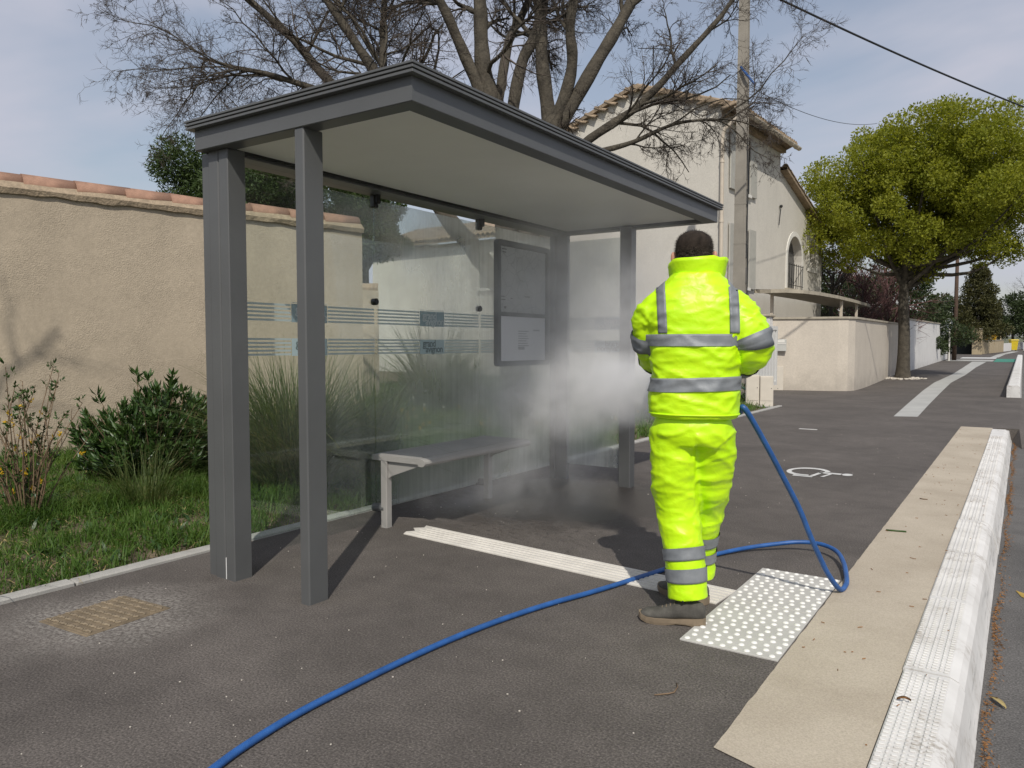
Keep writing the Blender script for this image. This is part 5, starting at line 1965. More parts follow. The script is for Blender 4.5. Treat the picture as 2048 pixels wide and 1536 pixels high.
MB().box((-.4, -.4, 2.002), (.4, .4, 2.1), .02).build('cap', M['coping'], pls)
fw_ = empty('boundary_wall', (0, 0, 0))
tag(fw_, 'low beige wall with stone coping running from the far pillar to the yellow bin', 'wall')
wall_path([(-2.9, 72), (-2.4, 76), (-1.95, 80), (-1.55, 84)], 1.05, .2, M['farwall'], 'wall_face', fw_)
wall_path([(-2.9, 72), (-2.4, 76), (-1.95, 80), (-1.55, 84)], 1.052, .2, M['coping'], 'coping', fw_, .04)
for i in range(4):
    p = Vector((-2.6, 74)).lerp(Vector((-1.7, 83)), i / 3)
    MB().box((p.x - .12, p.y - .06, zt(p.y) + 1.1), (p.x - .02, p.y + .06, zt(p.y) + 1.5)).build('post_stub', M['farwall'], fw_)
fw2 = empty('boundary_wall', (0, 0, 0))
tag(fw2, 'low pale far wall behind the yellow bin', 'wall')
wall_path([(-1.6, 84.5), (-1.2, 88), (-.4, 97), (.6, 110)], .75, .2, M['whitewall'], 'wall_face', fw2)
bn_ = empty('wheelie_bin', (-.85, 90.5, zt(90.5)), rad(20))
tag(bn_, 'bright yellow wheelie bin on the far pavement', 'bin')
MB().rings([[(-.24, -.26, .06), (.24, -.26, .06), (.24, .26, .06), (-.24, .26, .06)], [(-.31, -.34, 1.0), (.31, -.34, 1.0), (.31, .34, 1.0), (-.31, .34, 1.0)]]).build('body', M['bin'], bn_)
MB().rings([[(-.36, -.4, 1.002), (.36, -.4, 1.002), (.36, .38, 1.002), (-.36, .38, 1.002)], [(-.33, -.36, 1.09), (.33, -.36, 1.09), (.33, .36, 1.12), (-.33, .36, 1.12)]]).build('lid', M['bin'], bn_)
for s_ in (-1, 1):
    MB().tube([(s_ * .26, .3, .1), (s_ * .31, .3, .1)], .1, 12).build('wheel', M['black'], bn_)


# ================================================================== WORKER
PX, PY, PR = -1.235, 3.32, rad(21.0)       # local x = right, y = the way the back faces away from us
wk = empty('person', (PX, PY, 0), PR)
tag(wk, 'worker seen from behind in yellow hi-vis jacket and trousers, steam cleaning the shelter', 'person')


def ell_ring(cx, cy, z, rx, ry, n=36, p=2.3, tilt=(0, 0)):
    out = []
    for k in range(n):
        a = 2 * math.pi * k / n
        c, s_ = math.cos(a), math.sin(a)
        r = (abs(c) ** p + abs(s_) ** p) ** (-1 / p)
        x, y = rx * r * c, ry * r * s_
        out.append((cx + x, cy + y, z + tilt[0] * x + tilt[1] * y))
    return out


def remesh(mb, voxel, smooth=4, name='m'):
    me = mb.mesh(name)
    o = bpy.data.objects.new('tmp', me)
    COL.objects.link(o)
    r = o.modifiers.new('r', 'REMESH')
    r.mode = 'VOXEL'
    r.voxel_size = voxel
    s_ = o.modifiers.new('s', 'SMOOTH')
    s_.iterations = smooth
    s_.factor = 0.5
    dg = bpy.context.evaluated_depsgraph_get()
    out = bpy.data.meshes.new_from_object(o.evaluated_get(dg))
    bpy.data.objects.remove(o)
    out.name = name
    return out


def get_np(me):
    V = np.empty(len(me.vertices) * 3, np.float32)
    me.vertices.foreach_get('co', V)
    Nn = np.empty(len(me.vertices) * 3, np.float32)
    me.vertices.foreach_get('normal', Nn)
    return V.reshape(-1, 3), Nn.reshape(-1, 3)


def displace(me, fn):
    V, Nn = get_np(me)
    d = np.array([fn(Vector(v)) for v in V.tolist()], np.float32)
    V = V + Nn * d[:, None]
    me.vertices.foreach_set('co', V.ravel())
    me.update()


def ridged(p, sx, sy, sz, seed):
    n = noise.noise(Vector((p.x * sx + seed, p.y * sy, p.z * sz + seed * .7)))
    return 1 - abs(n) * 2.2


def fold(p, ax, freq, warp, seed):
    """long creases running across axis ax, bent by noise"""
    wv = noise.noise(Vector((p.x * 5 + seed, p.y * 5, p.z * 5))) * warp
    s_ = p.dot(ax) * freq + wv + seed
    m = noise.noise(Vector((p.x * 4.3, p.y * 4.3 + seed, p.z * 4.3)))
    return (1 - abs(math.sin(s_))) ** 2.0 * max(0, min(1, .45 + 1.5 * m))


UP = Vector((0, 0, 1))


def crease(p, rot, tilt, sc, seed, sharp=3.2):
    """sharp ridge lines of warped noise, stretched along the crease direction"""
    c, s_ = math.cos(tilt), math.sin(tilt)
    x, z = p.x * c + p.z * s_, -p.x * s_ + p.z * c
    q = Vector((x * sc * .22 + seed, p.y * sc * .35 + rot, z * sc))
    q += Vector((0, 0, .35 * noise.noise(Vector((x * 9, p.y * 9 + seed, z * 9)))))
    n = noise.noise(q)
    return max(0.0, 1 - abs(n) * sharp) ** 1.25


def jacket_wr(p):
    low = 1 - min(1, max(0, (p.z - 1.27) / .12))
    side = min(1, abs(p.x) / .19)
    arm = 1 if abs(p.x) > .205 and p.z < 1.44 else 0
    d = .0055 * (.3 + .65 * max(low, side)) * crease(p, 0, .10, 22, 1.7)
    d += .0075 * (.25 + .75 * max(low * .8, side)) * crease(p, 3, -.38, 17, 6.1)
    d += .0055 * side * crease(p, 7, .55, 20, 11.3)
    if arm: d += .0065 * crease(p, 5, .5 if p.x > 0 else -.5, 18, 19.0)
    d += .006 * noise.noise(p * 7) + .002 * noise.noise(p * 23)
    if p.z < .97: d *= max(.25, (p.z - .93) / .04)
    return d - .004


def trouser_wr(p):
    t_ = .42 if p.x < .012 else -.48
    d = .009 * crease(p, 0, t_, 9, 2.2, 4.2)
    d += .006 * crease(p, 4, -t_ * .7, 12, 8.8, 4.6)
    d += .0035 * crease(p, 9, .1, 22, 15.1, 3.0)
    d += .005 * noise.noise(p * 6) + .003 * noise.noise(p * 21)
    k = min(1, max(0, (.42 - p.z) / .10))
    d *= 1 - min(1, max(0, (p.z - .86) / .05)) * .8
    return d * .8 * (1 - .6 * k) - .007


# ---- jacket: torso + sleeves + collar grown into one surface
jk = MB()
tor = [(.922, .0, .186, .148), (.932, .0, .198, .160), (1.00, .0, .197, .159), (1.08, .0, .190, .155), (1.18, .0, .197, .158), (1.28, .0, .208, .160), (1.38, .0, .210, .155), (1.44, .0, .202, .145), (1.49, -.003, .172, .126), (1.53, -.008, .138, .108), (1.575, -.01, .10, .09)]
jk.rings([ell_ring(.004 + .0, cy, z, rx, ry, p=2.5) for z, cy, rx, ry in tor])
SL = {
    'r': ([(.12, -.005, 1.43), (.17, -.012, 1.40), (.216, -.03, 1.33), (.250, -.035, 1.26), (.245, -.01, 1.215), (.222, .07, 1.185), (.20, .17, 1.165), (.15, .26, 1.15)], [.085, .090, .088, .084, .080, .074, .066, .058]),
    'l': ([(-.115, -.005, 1.43), (-.155, .0, 1.40), (-.183, .015, 1.34), (-.186, .045, 1.27), (-.175, .10, 1.215), (-.17, .18, 1.185), (-.13, .27, 1.16), (-.10, .33, 1.15)], [.085, .090, .086, .080, .076, .072, .066, .056])}
for k in SL:
    pts, rr = SL[k]
    P = spline(pts, 26)
    R = np.interp(np.linspace(0, 1, 26), np.linspace(0, 1, len(rr)), rr)
    jk.tube([tuple(p) for p in P], list(R), 18)
jme = remesh(jk, .0085, 6, 'jacket')
displace(jme, jacket_wr)
jo = link('jacket', jme, M['hivis'], wk, smooth=True)
# collar: open stand collar with thickness, flaring
cr_ = MB()
rg_o, rg_i = [], []
for t_ in np.linspace(0, 1, 9):
    z0 = 1.512 + .122 * t_
    o_r, i_r = [], []
    for k in range(40):
        a = 2 * math.pi * k / 40
        back = -math.sin(a)
        fl_ = .096 + .022 * t_ + .008 * math.sin(3 * a + 1) * t_
        hx = fl_ * 1.12
        hy = fl_ * .92
        zz_ = z0 + (-.040 * (1 - back) * .5 + .016 * max(0, math.cos(a)) + .012 * noise.noise(Vector((math.cos(a) * 2.2, math.sin(a) * 2.2, 3)))) * t_ - .015 * (1 - t_)
        wv = .006 * noise.noise(Vector((math.cos(a) * 4, math.sin(a) * 4, t_ * 3)))
        o_r.append((.008 + (hx + wv) * math.cos(a), .012 + (hy + wv) * math.sin(a), zz_))
        i_r.append((.008 + (hx + wv - .009) * math.cos(a), .012 + (hy + wv - .009) * math.sin(a), zz_))
    rg_o.append(o_r)
    rg_i.append(i_r)
cr_.rings(rg_o + rg_i[::-1], False, False)
cr_.build('collar', M['hivis'], jo, smooth=True)
# shoulder line seam + hem roll
jv, jn = get_np(jme)
bvh = BVHTree.FromPolygons([tuple(v) for v in jv.tolist()], [tuple(p.vertices) for p in jme.polygons])


def cast(o, d, off):
    h = bvh.ray_cast(Vector(o), Vector(d).normalized())
    if h[0] is None: return None
    return h[0] - Vector(d).normalized() * off


def torso_band(z0, z1, dz, cx, name, parent, n=110, slope=0.0, off=.0055):
    rows = []
    nz_ = 6
    for i in range(nz_ + 1):
        row = []
        for k in range(n):
            a = 2 * math.pi * k / n
            z = z0 + (z1 - z0) * i / nz_ + slope * math.cos(a)
            d = Vector((-math.cos(a), -math.sin(a), 0))
            # start just outside the torso ellipse so sleeves are not hit
            st = Vector((cx, 0, z)) - d * (.02)
            h = bvh.ray_cast(st, -d)
            rr = .16 if h[0] is None else min((h[0] - Vector((cx, 0, z))).length, .168 + .048 * abs(math.cos(a)) ** 1.5)
            row.append(Vector((cx, 0, z)) - d * (rr + off))
        rows.append(row)
    m = MB()
    inner = [[p - Vector((p.x - cx, p.y, 0)).normalized() * .003 for p in r] for r in rows]
    m.rings(rows + inner[::-1], False, False)
    return m.build(name, M['tape'], parent, smooth=True)


torso_band(1.245, 1.297, 0, .004, 'reflective_band', jo)
torso_band(1.048, 1.108, 0, .004, 'reflective_band', jo, slope=.006)


def back_strap(xa, xb, z0, z1, w_, name, parent):
    rows = []
    n = 26
    for i in range(n + 1):
        f = i / n
        z = z0 + (z1 - z0) * f
        xc = xa + (xb - xa) * f ** 1.3
        row = []
        for j in range(5):
            x = xc + w_ * (j / 4 - .5)
            h = bvh.ray_cast(Vector((x, -.6, z + .0)), Vector((0, 1, 0)))
            if h[0] is None: break
            row.append(h[0] + Vector((0, -.0055, .002)))
        if len(row) < 5: break
        rows.append(row)
    # over the shoulder
    zt0 = rows[-1][2].z
    n_ok = len(rows) - 1
    for i in range(1, 9):
        y = rows[n_ok][2].y + .012 * i
        row = []
        for j in range(5):
            x = xb + w_ * (j / 4 - .5)
            h = bvh.ray_cast(Vector((x, y, 1.8)), Vector((0, 0, -1)))
            if h[0] is None: break
            row.append(h[0] + Vector((0, 0, .004)))
        if len(row) == 5 and row[2].z >= zt0 - .002: rows.append(row)
    m = MB()
    th = [[p + Vector((0, .003, -.001)) for p in r] for r in rows]
    loop = [[*r, *t2[::-1]] for r, t2 in zip(rows, th)]
    m.rings(loop)
    m.build(name, M['tape'], parent, smooth=True)


back_strap(-.134, -.148, 1.30, 1.512, .040, 'reflective_strap', jo)
back_strap(.170, .164, 1.30, 1.505, .042, 'reflective_strap', jo)


def tube_band(P, R, f0, f1, name, parent, bv, off=.0035, n=44, lim=1.35):
    rows = []
    m_ = 7
    for i in range(m_ + 1):
        f = (f0 + (f1 - f0) * i / m_) * (len(P) - 1)
        k = min(int(f), len(P) - 2)
        c = Vector(P[k]).lerp(Vector(P[k + 1]), f - k)
        t_ = (Vector(P[min(k + 2, len(P) - 1)]) - Vector(P[max(0, k - 1)])).normalized()
        a_ = t_.cross(Vector((0, 1, 0.2))).normalized()
        b_ = t_.cross(a_)
        r = R[k]
        row = []
        for q in range(n):
            an = 2 * math.pi * q / n
            d = a_ * math.cos(an) + b_ * math.sin(an)
            h = bv.ray_cast(c, d)
            rr = r if h[0] is None else min(h[3], r * lim)
            row.append(c + d * (rr + off))
        rows.append(row)
    inner = [[p + (Vector((sum(x.x for x in r) / n, sum(x.y for x in r) / n, sum(x.z for x in r) / n)) - p).normalized() * .003 for p in r] for r in rows]
    MB().rings(rows + inner[::-1], False, False).build(name, M['tape'], parent, smooth=True)


for k in SL:
    pts, rr = SL[k]
    P = [tuple(p) for p in spline(pts, 26)]
    R = np.interp(np.linspace(0, 1, 26), np.linspace(0, 1, len(rr)), rr)
    tube_band(P, R, .36, .45, 'reflective_band', jo, bvh, lim=1.15, off=.0065)
    tube_band(P, R, .70, .79, 'reflective_band', jo, bvh, lim=1.2, off=.0065)
# back seam across the shoulder blades + hem welt
hm = []
for k in range(90):
    a = 2 * math.pi * k / 90
    d = Vector((math.cos(a), math.sin(a), 0))
    h = bvh.ray_cast(Vector((.004, 0, .945)), d)
    if h[0] is not None: hm.append(h[0] + d * .0015)
if len(hm) > 20:
    MB().tube(hm + [hm[0]], .0045, 6).build('hem', M['hivis'], jo, smooth=True)

# ---- trousers
tr0 = MB()
hip = [(.80, .0, .165, .13), (.85, .0, .182, .146), (.90, .0, .180, .143), (.93, .0, .170, .132), (.98, .0, .160, .125)]
tr0.rings([ell_ring(.0, cy, z, rx, ry, p=2.4) for z, cy, rx, ry in hip])
LEG = {
    'l': ([(-.085, .0, .88), (-.082, -.005, .76), (-.078, .01, .62), (-.062, .02, .50), (-.04, -.005, .36), (-.022, -.03, .22), (-.012, -.04, .105)], [.110, .112, .108, .102, .098, .094, .096]),
    'r': ([(.085, .0, .88), (.088, .03, .76), (.082, .09, .62), (.066, .16, .50), (.045, .20, .36), (.035, .235, .24), (.03, .25, .125)], [.110, .108, .102, .098, .092, .088, .092])}
LP = {}
for k in LEG:
    pts, rr = LEG[k]
    P = spline(pts, 30)
    R = np.interp(np.linspace(0, 1, 30), np.linspace(0, 1, len(rr)), rr)
    LP[k] = ([tuple(p) for p in P], R)
    tr0.tube([tuple(p) for p in P], list(R), 20)
tme = remesh(tr0, .0085, 6, 'trousers')
displace(tme, trouser_wr)
to = link('trousers', tme, M['hivis'], wk, smooth=True)
tv, tn = get_np(tme)
bvt = BVHTree.FromPolygons([tuple(v) for v in tv.tolist()], [tuple(p.vertices) for p in tme.polygons])
for k, dz in (('l', 0), ('r', .03)):
    P, R = LP[k]
    zs = [p[2] for p in P]
    for za, zb in ((.332, .278), (.243, .185)):
        za, zb = za + dz, zb + dz
        f0 = np.interp(-za, [-z for z in zs], np.linspace(0, 1, 30))
        f1 = np.interp(-zb, [-z for z in zs], np.linspace(0, 1, 30))
        tube_band(P, R, f0, f1, 'reflective_band', to, bvt, lim=1.2, off=.006)
for (x, z) in ((-.035, .115), (-.105, .12)):
    h = bvt.ray_cast(Vector((x, -.6, z)), Vector((0, 1, 0)))
    if h[0] is not None: MB().ball(tuple(h[0]), .0055, 8, 5).build('snap_button', M['black'], to)

# ---- body: head, neck, hands, hidden core, one continuous mesh
bd = MB()
HC = Vector((-.003, .035, 1.655))
hd = [(-.115, .035, .045, .03), (-.095, .052, .062, .022), (-.06, .064, .083, .01), (-.02, .073, .094, 0), (.02, .078, .099, -.004), (.055, .074, .095, -.008), (.08, .060, .078, -.010), (.096, .036, .048, -.010), (.102, .012, .018, -.01)]
bd.rings([ell_ring(HC.x, HC.y + cy, HC.z + dz, rx, ry, 28, 2.15) for dz, rx, ry, cy in hd])
bd.tube([(0, .02, 1.40), (0, .022, 1.50), (-.002, .03, 1.60)], [.085, .062, .058], 16)
bd.ball((HC.x, HC.y + .108, HC.z - .035), (.013, .022, .026), 10, 8)
bd.ball((HC.x, HC.y + .09, HC.z - .078), (.027, .014, .010), 10, 6)
for s_ in (-1, 1):
    bd.ball((HC.x + s_ * .082, HC.y + .004, HC.z - .022), (.011, .021, .034), 12, 8)
    bd.ball((HC.x + s_ * .092, HC.y - .010, HC.z - .012), (.012, .013, .030), 10, 8)
    bd.ball((HC.x + s_ * .031, HC.y + .088, HC.z + .004), (.014, .010, .008), 10, 6)
bd.rings([ell_ring(0, 0, z, rx, ry, 24) for z, rx, ry in ((.90, .14, .10), (1.1, .15, .11), (1.3, .17, .11), (1.44, .15, .09))])
for s_ in (-1, 1):
    bd.tube([(s_ * .12, 0, 1.42), (s_ * .15, 0, 1.40)], [.05, .05], 10)
for k in SL:
    P = spline(SL[k][0], 20)
    bd.tube([tuple(p) for p in P], [.045] * 10 + [.04, .038, .036, .034, .033, .032, .031, .03, .029, .028], 12)
for k in LEG:
    P = spline(LEG[k][0], 20)
    bd.tube([tuple(p) for p in P], [.07] * 10 + list(np.linspace(.065, .042, 10)), 12)


LA, LB = Vector((.16, .16, 1.06)), Vector((-.14, .58, 1.10))    # lance axis end points (through both hands)
lax = (LB - LA).normalized()


def hand(mb, wrist, grip, side):
    """closed hand round the lance at point grip; fingers curl over the far side, thumb from the palm's flank"""
    w_, g = Vector(wrist), Vector(grip)
    to_ = (g - w_).normalized()
    palm_n = lax.cross(to_).normalized()
    if palm_n.z < 0: palm_n = -palm_n
    c = g - to_ * .022
    mb.tube([tuple(w_), tuple(w_.lerp(c, .5)), tuple(c)], [.028, .034, .03], 12, flat=.8)
    for i, ln in enumerate((.9, 1.0, .95, .8)):
        o = lax * ((i - 1.5) * .0195)
        pts, rr = [], []
        for q, a in enumerate((-30, 25, 80, 135, 185)):
            d = -to_ * math.cos(rad(a)) + palm_n * math.sin(rad(a))
            pts.append(tuple(g + o + d * (.0255 if q else .03)))
            rr.append((.0092 - .0006 * q) * (.94 + .06 * ln))
        n_ = 5 if ln > .85 else 4
        mb.tube(pts[:n_], rr[:n_], 8)
    st = w_.lerp(c, .75) + lax * side * .024
    mb.tube([tuple(st), tuple(g + lax * side * .036 + palm_n * .018 - to_ * .012), tuple(g + lax * side * .030 + palm_n * .026 + to_ * .014)], [.012, .0105, .0085], 8)


gr_r, gr_l = LA.lerp(LB, .24), LA.lerp(LB, .70)
hand(bd, SL['r'][0][-1], gr_r, -1)
hand(bd, SL['l'][0][-1], gr_l, 1)
bme = remesh(bd, .0052, 2, 'body')
link('body', bme, M['skin'], wk, smooth=True)
# ---- hair: scalp cap + short strands
hc = MB()
cap = []
for dz, rx, ry, cy in [(-.062, .0655, .084, .006)] + [h for h in hd if h[0] > -.03]:
    cap.append(ell_ring(HC.x, HC.y + cy - .006, HC.z + dz + .004, rx + .004, ry + .002, 28, 2.15))
hc.rings(cap)
hr = hc.build('hair', M['hair'], wk, smooth=True)
rgh = np.random.default_rng(2)
sv, sf = [], []
for i in range(9000):
    u = rgh.normal(0, 1, 3)
    u /= np.linalg.norm(u)
    if u[2] < -.55 or (u[1] > .55 and u[2] < .45): continue
    zz_ = HC.z + .004 + (u[2] * (.104 if u[2] > 0 else .075))
    i0 = np.interp(zz_ - HC.z - .004, [h[0] for h in hd], [h[1] for h in hd]) + .003
    i1 = np.interp(zz_ - HC.z - .004, [h[0] for h in hd], [h[2] for h in hd]) + .002
    hxy = math.hypot(u[0], u[1]) + 1e-6
    p = np.array([HC.x + i0 * u[0] / hxy, HC.y - .006 + i1 * u[1] / hxy, zz_])
    if u[2] > .93: p[:2] = np.array([HC.x, HC.y - .012]) + u[:2] * .07
    crown_thin = np.linalg.norm(u - np.array([.25, -.35, .9])) < .42
    if crown_thin and rgh.uniform() < .6: continue
    d = unit(u + np.array([rgh.normal(0, .35), rgh.normal(0, .35), -.8 + rgh.normal(0, .3)]))
    s_ = unit(np.cross(d, u)) * .0009
    ln = rgh.uniform(.006, .013)
    b = len(sv)
    sv += [p - s_, p + s_, p + d * ln + u * .003]
    sf.append((b, b + 1, b + 2))
hs = np_mesh('strands', sv, sf, M['hairgrey'], hr)
hs['kind'] = 'stuff'
# ---- red strap round the head, goggles in front
bs = MB()
ro, ri = [], []
for z in (-.026, -.012):
    k1 = np.interp(z, [h[0] for h in hd], [h[1] for h in hd])
    k2 = np.interp(z, [h[0] for h in hd], [h[2] for h in hd])
    ro.append(ell_ring(HC.x, HC.y + .0, HC.z + z, k1 + .009, k2 + .012, 40, 2.15, (.06, .10)))
    ri.append(ell_ring(HC.x, HC.y + .0, HC.z + z, k1 + .006, k2 + .009, 40, 2.15, (.06, .10)))
bs.rings([ro[0], ro[1], ri[1], ri[0], ro[0]], False, False)
gog = bs.build('goggle_strap', M['redstrap'], wk, smooth=True)
MB().box((HC.x - .075, HC.y + .092, HC.z - .032), (HC.x + .075, HC.y + .118, HC.z + .03), .012).build('goggles', M['redstrap'], wk)
MB().tube([(HC.x - .088, HC.y + .03, HC.z - .066), (HC.x - .105, HC.y + .075, HC.z - .078)], .006, 8).build('mask_strap', M['redstrap'], wk)
MB().ball((HC.x, HC.y + .098, HC.z - .07), (.045, .03, .038), 14, 8).build('dust_mask', M['trimwhite'], wk, smooth=True)


# ---- shoes
def shoe(loc, rz, parent):
    up = MB()
    sec = []     # along length s (0 heel .. .295 toe): half width, height top, bottom lift
    for s_, hw, ht, zb in ((0.0, .020, .075, .030), (.012, .034, .098, .024), (.04, .040, .108, .022), (.08, .041, .110, .022), (.115, .042, .104, .020), (.145, .044, .090, .018), (.18, .048, .074, .018), (.22, .050, .063, .018), (.255, .045, .057, .020), (.28, .032, .048, .024), (.292, .014, .038, .028)):
        ring = []
        for k in range(20):
            a = 2 * math.pi * k / 20
            c, s2 = math.cos(a), math.sin(a)
            hz = (ht - zb) / 2
            f = 1 - .22 * max(0, s2)
            ring.append((s_ - .06, hw * c * f * (1.05 if s2 < 0 else 1), zb + hz + hz * (abs(s2) ** .8) * (1 if s2 > 0 else -1)))
        sec.append(ring)
    up.rings(sec)
    so_ = empty('shoe', loc, rz)
    so_.parent = parent
    me_ = up.mesh('upper')
    displace(me_, lambda p: .0025 * noise.noise(p * 40) - .003 * max(0, 1 - abs(p.x - .10) / .02) * max(0, p.z - .05) * 20 * .3)
    u_ = link('upper', me_, M['shoe'], so_, smooth=True)
    sl2 = MB()
    ol = []
    for s_, hw in ((0, .022), (.012, .038), (.05, .044), (.09, .042), (.13, .043), (.18, .051), (.225, .053), (.262, .046), (.287, .030), (.297, .010)):
        ol.append((s_ - .062, hw))
    poly = [(x, y) for x, y in ol] + [(x, -y) for x, y in ol[::-1]]

    def lift(x): return .018 * max(0, (x - .17) / .07) ** 2 + .010 * max(0, (-.02 - x) / .04) * .2

    lo = [(x, y * .96, lift(x) + (.007 if .02 < x < .07 else 0)) for x, y in poly]
    mi = [(x, y, lift(x) + .012) for x, y in poly]
    hi2 = [(x, y, lift(x) + .028 + (.010 if x < -.01 else 0)) for x, y in poly]
    sl2.rings([lo, mi, hi2])
    sl2.build('sole', M['sole'], so_)
    for i in range(5):
        x = .055 + i * .018
        zz_ = .098 - i * .0075
        MB().tube([(x, -.026, zz_ - .012), (x + .003, -.01, zz_ + .001), (x + .003, .01, zz_ + .001), (x, .026, zz_ - .012)], .0028, 6).build('lace', M['sole'], so_)
    MB().tube([(-.0 + .03, -.046, .065), (.03, -.0485, .065)], [.013, .013], 14).build('badge', M['black'], so_)
    return so_


# local frame of the worker: left foot turned out to the left, right foot farther away
shoe((.005, -.075, 0), rad(178), wk)
shoe((.03, .235, 0), rad(140), wk)

# ================================================================== LANCE + HOSE
la = empty('steam_lance', (PX, PY, 0), PR)
tag(la, 'slim steel steam lance held by the worker in front of the body', 'steam lance')
MB().tube([tuple(LA.lerp(LB, -.05)), tuple(LA.lerp(LB, .95))], .0125, 10).build('handle_tube', M['black'], la, smooth=True)
MB().tube([tuple(LA.lerp(LB, .95)), tuple(LA.lerp(LB, 1.08)), tuple(LA.lerp(LB, 1.16) + Vector((0, 0, .01)))], [.008, .008, .010], 10).build('lance_tube', M['steel'], la, smooth=True)
MB().tube([tuple(LA.lerp(LB, .2)), tuple(LA.lerp(LB, .2) + Vector((0, 0, -.09)))], [.014, .012], 8).build('trigger_grip', M['black'], la)

hz_ = [(.0, .30, .98), (.12, .22, .93), (.205, .10, .94)]
ca, sa = math.cos(PR), math.sin(PR)
hw_ = [(PX + x * ca - y * sa, PY + x * sa + y * ca, z) for x, y, z in hz_]


hose_pts = hw_ + [(-1.035, 3.43, .965), (-.977, 3.555, .802), (-.912, 3.686, .604), (-.868, 3.777, .462), (-.831, 3.851, .318), (-.801, 3.913, .211), (-.772, 3.975, .115), (-.735, 4.07, .022),
            (-.725, 4.17, .02), (-.742, 4.284, .026), (-.80, 4.52, .04), (-.875, 4.70, .055), (-.985, 4.79, .06), (-1.106, 4.78, .055), (-1.234, 4.70, .04), (-1.369, 4.57, .024), (-1.479, 4.369, .016), (-1.553, 4.157, .0145),
            (-1.635, 3.848, .0145), (-1.747, 3.415, .0145), (-1.849, 3.094, .0145), (-1.923, 2.781, .0145), (-1.968, 2.477, .0145), (-1.988, 2.189, .0145), (-1.994, 1.928, .0145), (-1.993, 1.697, .0145), (-1.967, 1.477, .0145), (-1.934, 1.329, .0145), (-1.86, 1.084, .0145), (-1.75, .8, .0145), (-1.5, .3, .0145), (-1.1, -.4, .0145)]
hp = spline(hose_pts, 330)
hp[:, 2] = np.maximum(hp[:, 2], .0142)
MBh = TubeSoup()
MBh.add(hp, np.full(len(hp), .0128), 10)
ho = MBh.build('steam_hose', M['hosemat'], None)
tag(ho, 'long blue hose looping over the pavement from the hip of the worker', 'hose')

# ================================================================== STEAM
BL = [(-1.70, 3.93, 1.04, .16, 1.2), (-1.88, 4.08, 1.0, .24, 1.0), (-2.14, 4.28, .97, .29, .5), (-2.48, 4.52, .93, .38, .22), (-2.85, 4.72, .88, .45, .12), (-3.2, 4.75, .8, .42, .06), (-3.1, 4.8, .93, .5, .07), (-2.3, 4.6, 1.3, .5, .05), (-2.67, 4.97, 1.8, .75, .04), (-3.09, 4.9, 1.8, .8, .03), (-3.0, 5.6, 1.5, .7, .07), (-2.62, 4.55, .42, .45, .05), (-2.9, 4.3, .34, .38, .05), (-3.12, 3.9, .4, .4, .02), (-3.3, 4.5, 1.1, .9, .012), (-2.7, 5.4, 1.5, 1.0, .03)]
t = NT('steam')
v = t.wpos()
acc = None
for (x, y, z, r, a) in BL:
    mp = t.n('ShaderNodeMapping')
    mp.inputs['Location'].default_value = (-x / r, -y / r, -z / r)
    mp.inputs['Scale'].default_value = (1 / r, 1 / r, 1 / r)
    t.l(v, mp.inputs['Vector'])
    g = t.n('ShaderNodeTexGradient')
    g.gradient_type = 'SPHERICAL'
    t.l(mp.outputs[0], g.inputs['Vector'])
    s_ = t.math('MULTIPLY', g.outputs['Fac'], a)
    acc = s_ if acc is None else t.math('ADD', acc, s_)
nz1 = t.noise(v, 3.4, 5, 0.62, 0.9)
pf = t.ramp(nz1, [(0.36, 0.12), (0.64, 1.0)])
den = t.math('MULTIPLY', t.math('MULTIPLY', acc, pf), 24.0)
pv_ = t.n('ShaderNodeVolumePrincipled')
pv_.inputs['Color'].default_value = (0.97, 0.97, 0.98, 1)
pv_.inputs['Anisotropy'].default_value = 0.0
t.l(den, pv_.inputs['Density'])
t.l(pv_.outputs[0], t.out.inputs['Volume'])
stm = MB().box((-3.66, 3.3, .02), (-1.62, 6.1, 2.255)).build('steam_cloud', t.m)
stm['kind'] = 'stuff'

# ================================================================== SMALL THINGS ON THE GROUND
rgd = np.random.default_rng(77)
# brown catkin litter along the foot of the kerb
n = 5200
yy = rgd.uniform(-1, 13.5, n)
xx = -.085 + np.abs(rgd.normal(0, .020, n)) + .012 * np.sin(yy * 5)
keep_ = rgd.uniform(0, 1, n) < .55 + .45 * np.sin(yy * 2.3 + 1) * np.sin(yy * .9)
xx, yy = xx[keep_], yy[keep_]
n = len(xx)
zz = -.197 + rgd.uniform(0, .014, n)
d = rgd.normal(0, 1, (n, 3)) * np.array([1, 1, .4])
d /= np.linalg.norm(d, axis=1)[:, None]
s_ = np.cross(d, rgd.normal(0, 1, (n, 3)))
s_ /= np.linalg.norm(s_, axis=1)[:, None]
P = np.stack([xx, yy, zz], 1)
ln = rgd.uniform(.005, .013, n)[:, None]
V = np.stack([P - d * ln, P + s_ * .0028, P + d * ln, P - s_ * .0028], 1).reshape(-1, 3)
b = np.arange(n)[:, None] * 4
lt_ = np_mesh('catkin_litter', V, b + np.array([[0, 1, 2, 3]]), M['debris'])
lt_['kind'] = 'stuff'
# loose pale chips and grit on the asphalt
gm_ = MB()
for i in range(230):
    y = rgd.uniform(.9, 12) if i % 3 else rgd.uniform(.9, 5)
    x = rgd.uniform(-3.9, -.8)
    if x > -1.2 and 3 < y < 4.35: continue
    r = rgd.uniform(.0018, .0045) * (1 + .6 * (rgd.uniform() > .93))
    gm_.ball((x, y, r * .4), (r, r * rgd.uniform(.6, 1.2), r * .6), 5, 3)
gr_ = gm_.build('grit', M['pebble'])
gr_['kind'] = 'stuff'
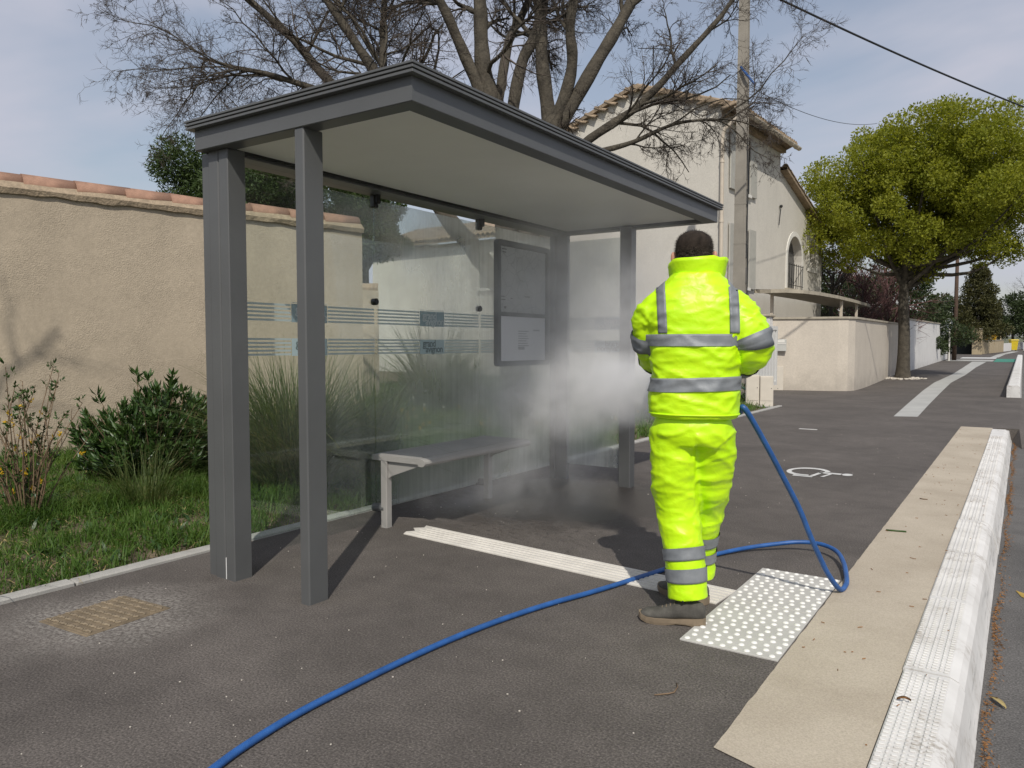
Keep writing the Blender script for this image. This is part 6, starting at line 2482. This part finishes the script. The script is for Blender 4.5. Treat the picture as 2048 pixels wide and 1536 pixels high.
# specks of dirt on the beige band
dm = MB()
for i in range(110):
    x, y = rgd.uniform(-.75, -.2), rgd.uniform(2.2, 13)
    a = rgd.uniform(0, 3.14)
    l = rgd.uniform(.003, .012)
    zz0 = .0065 if x < -.35 else .024
    p = np.array([x, y, zz0])
    q = np.array([math.cos(a), math.sin(a), 0]) * l
    s2 = np.array([-math.sin(a), math.cos(a), 0]) * .0016
    dm.rings([[p - q - s2, p - q + s2, p - q + (0, 0, .003)], [p + q - s2, p + q + s2, p + q + (0, 0, .003)]])
sp_ = dm.build('leaf_specks', M['debris'])
sp_['kind'] = 'stuff'


def stick(name, label, pts, r, mat):
    o = MB().tube(pts, r, 6).build(name, mat, smooth=True)
    tag(o, label, 'twig')


stick('twig', 'thin forked brown twig lying on the asphalt in the foreground', [(-1.06, 2.50, .004), (-1.02, 2.535, .006), (-1.008, 2.555, .006), (-1.012, 2.60, .007), (-1.03, 2.635, .004)], .0026, M['stem'])
stick('twig', 'short green stem lying on the beige band', [(-.735, 5.62, .009), (-.68, 5.63, .010), (-.615, 5.645, .009)], .006, M['shrub_leaf'])
stick('twig', 'small curled brown stick higher up on the beige band', [(-.665, 6.95, .008), (-.64, 6.93, .009), (-.61, 6.94, .008)], .004, M['stem'])


def leaf(label, p, a, l, w_, mat):
    m = MB()
    rows = []
    for i in range(7):
        f = i / 6
        ww = w_ * math.sin(math.pi * (f * .92 + .04)) ** .8
        c = Vector((math.cos(a), math.sin(a), 0)) * l * (f - .5)
        s2 = Vector((-math.sin(a), math.cos(a), 0)) * ww
        h = .008 * math.sin(f * 3)
        rows.append([tuple(Vector(p) + c - s2 + Vector((0, 0, h + .006))), tuple(Vector(p) + c + Vector((0, 0, h))), tuple(Vector(p) + c + s2 + Vector((0, 0, h + .006))), tuple(Vector(p) + c + Vector((0, 0, h - .0012)))])
    m.rings(rows)
    o = m.build('fallen_leaf', mat, smooth=True)
    tag(o, label, 'leaf')


leaf('dry yellow leaf lying on the road at the foot of the kerb', (-.045, 3.60, -.194), rad(-58), .10, .013, M['deadleaf'])
leaf('small dark brown leaf on the stud pattern of the white kerb', (-.31, 2.90, .024), rad(15), .045, .006, M['debris'])
# white cloud-shaped salt marks and tyre scuffs are in the asphalt material
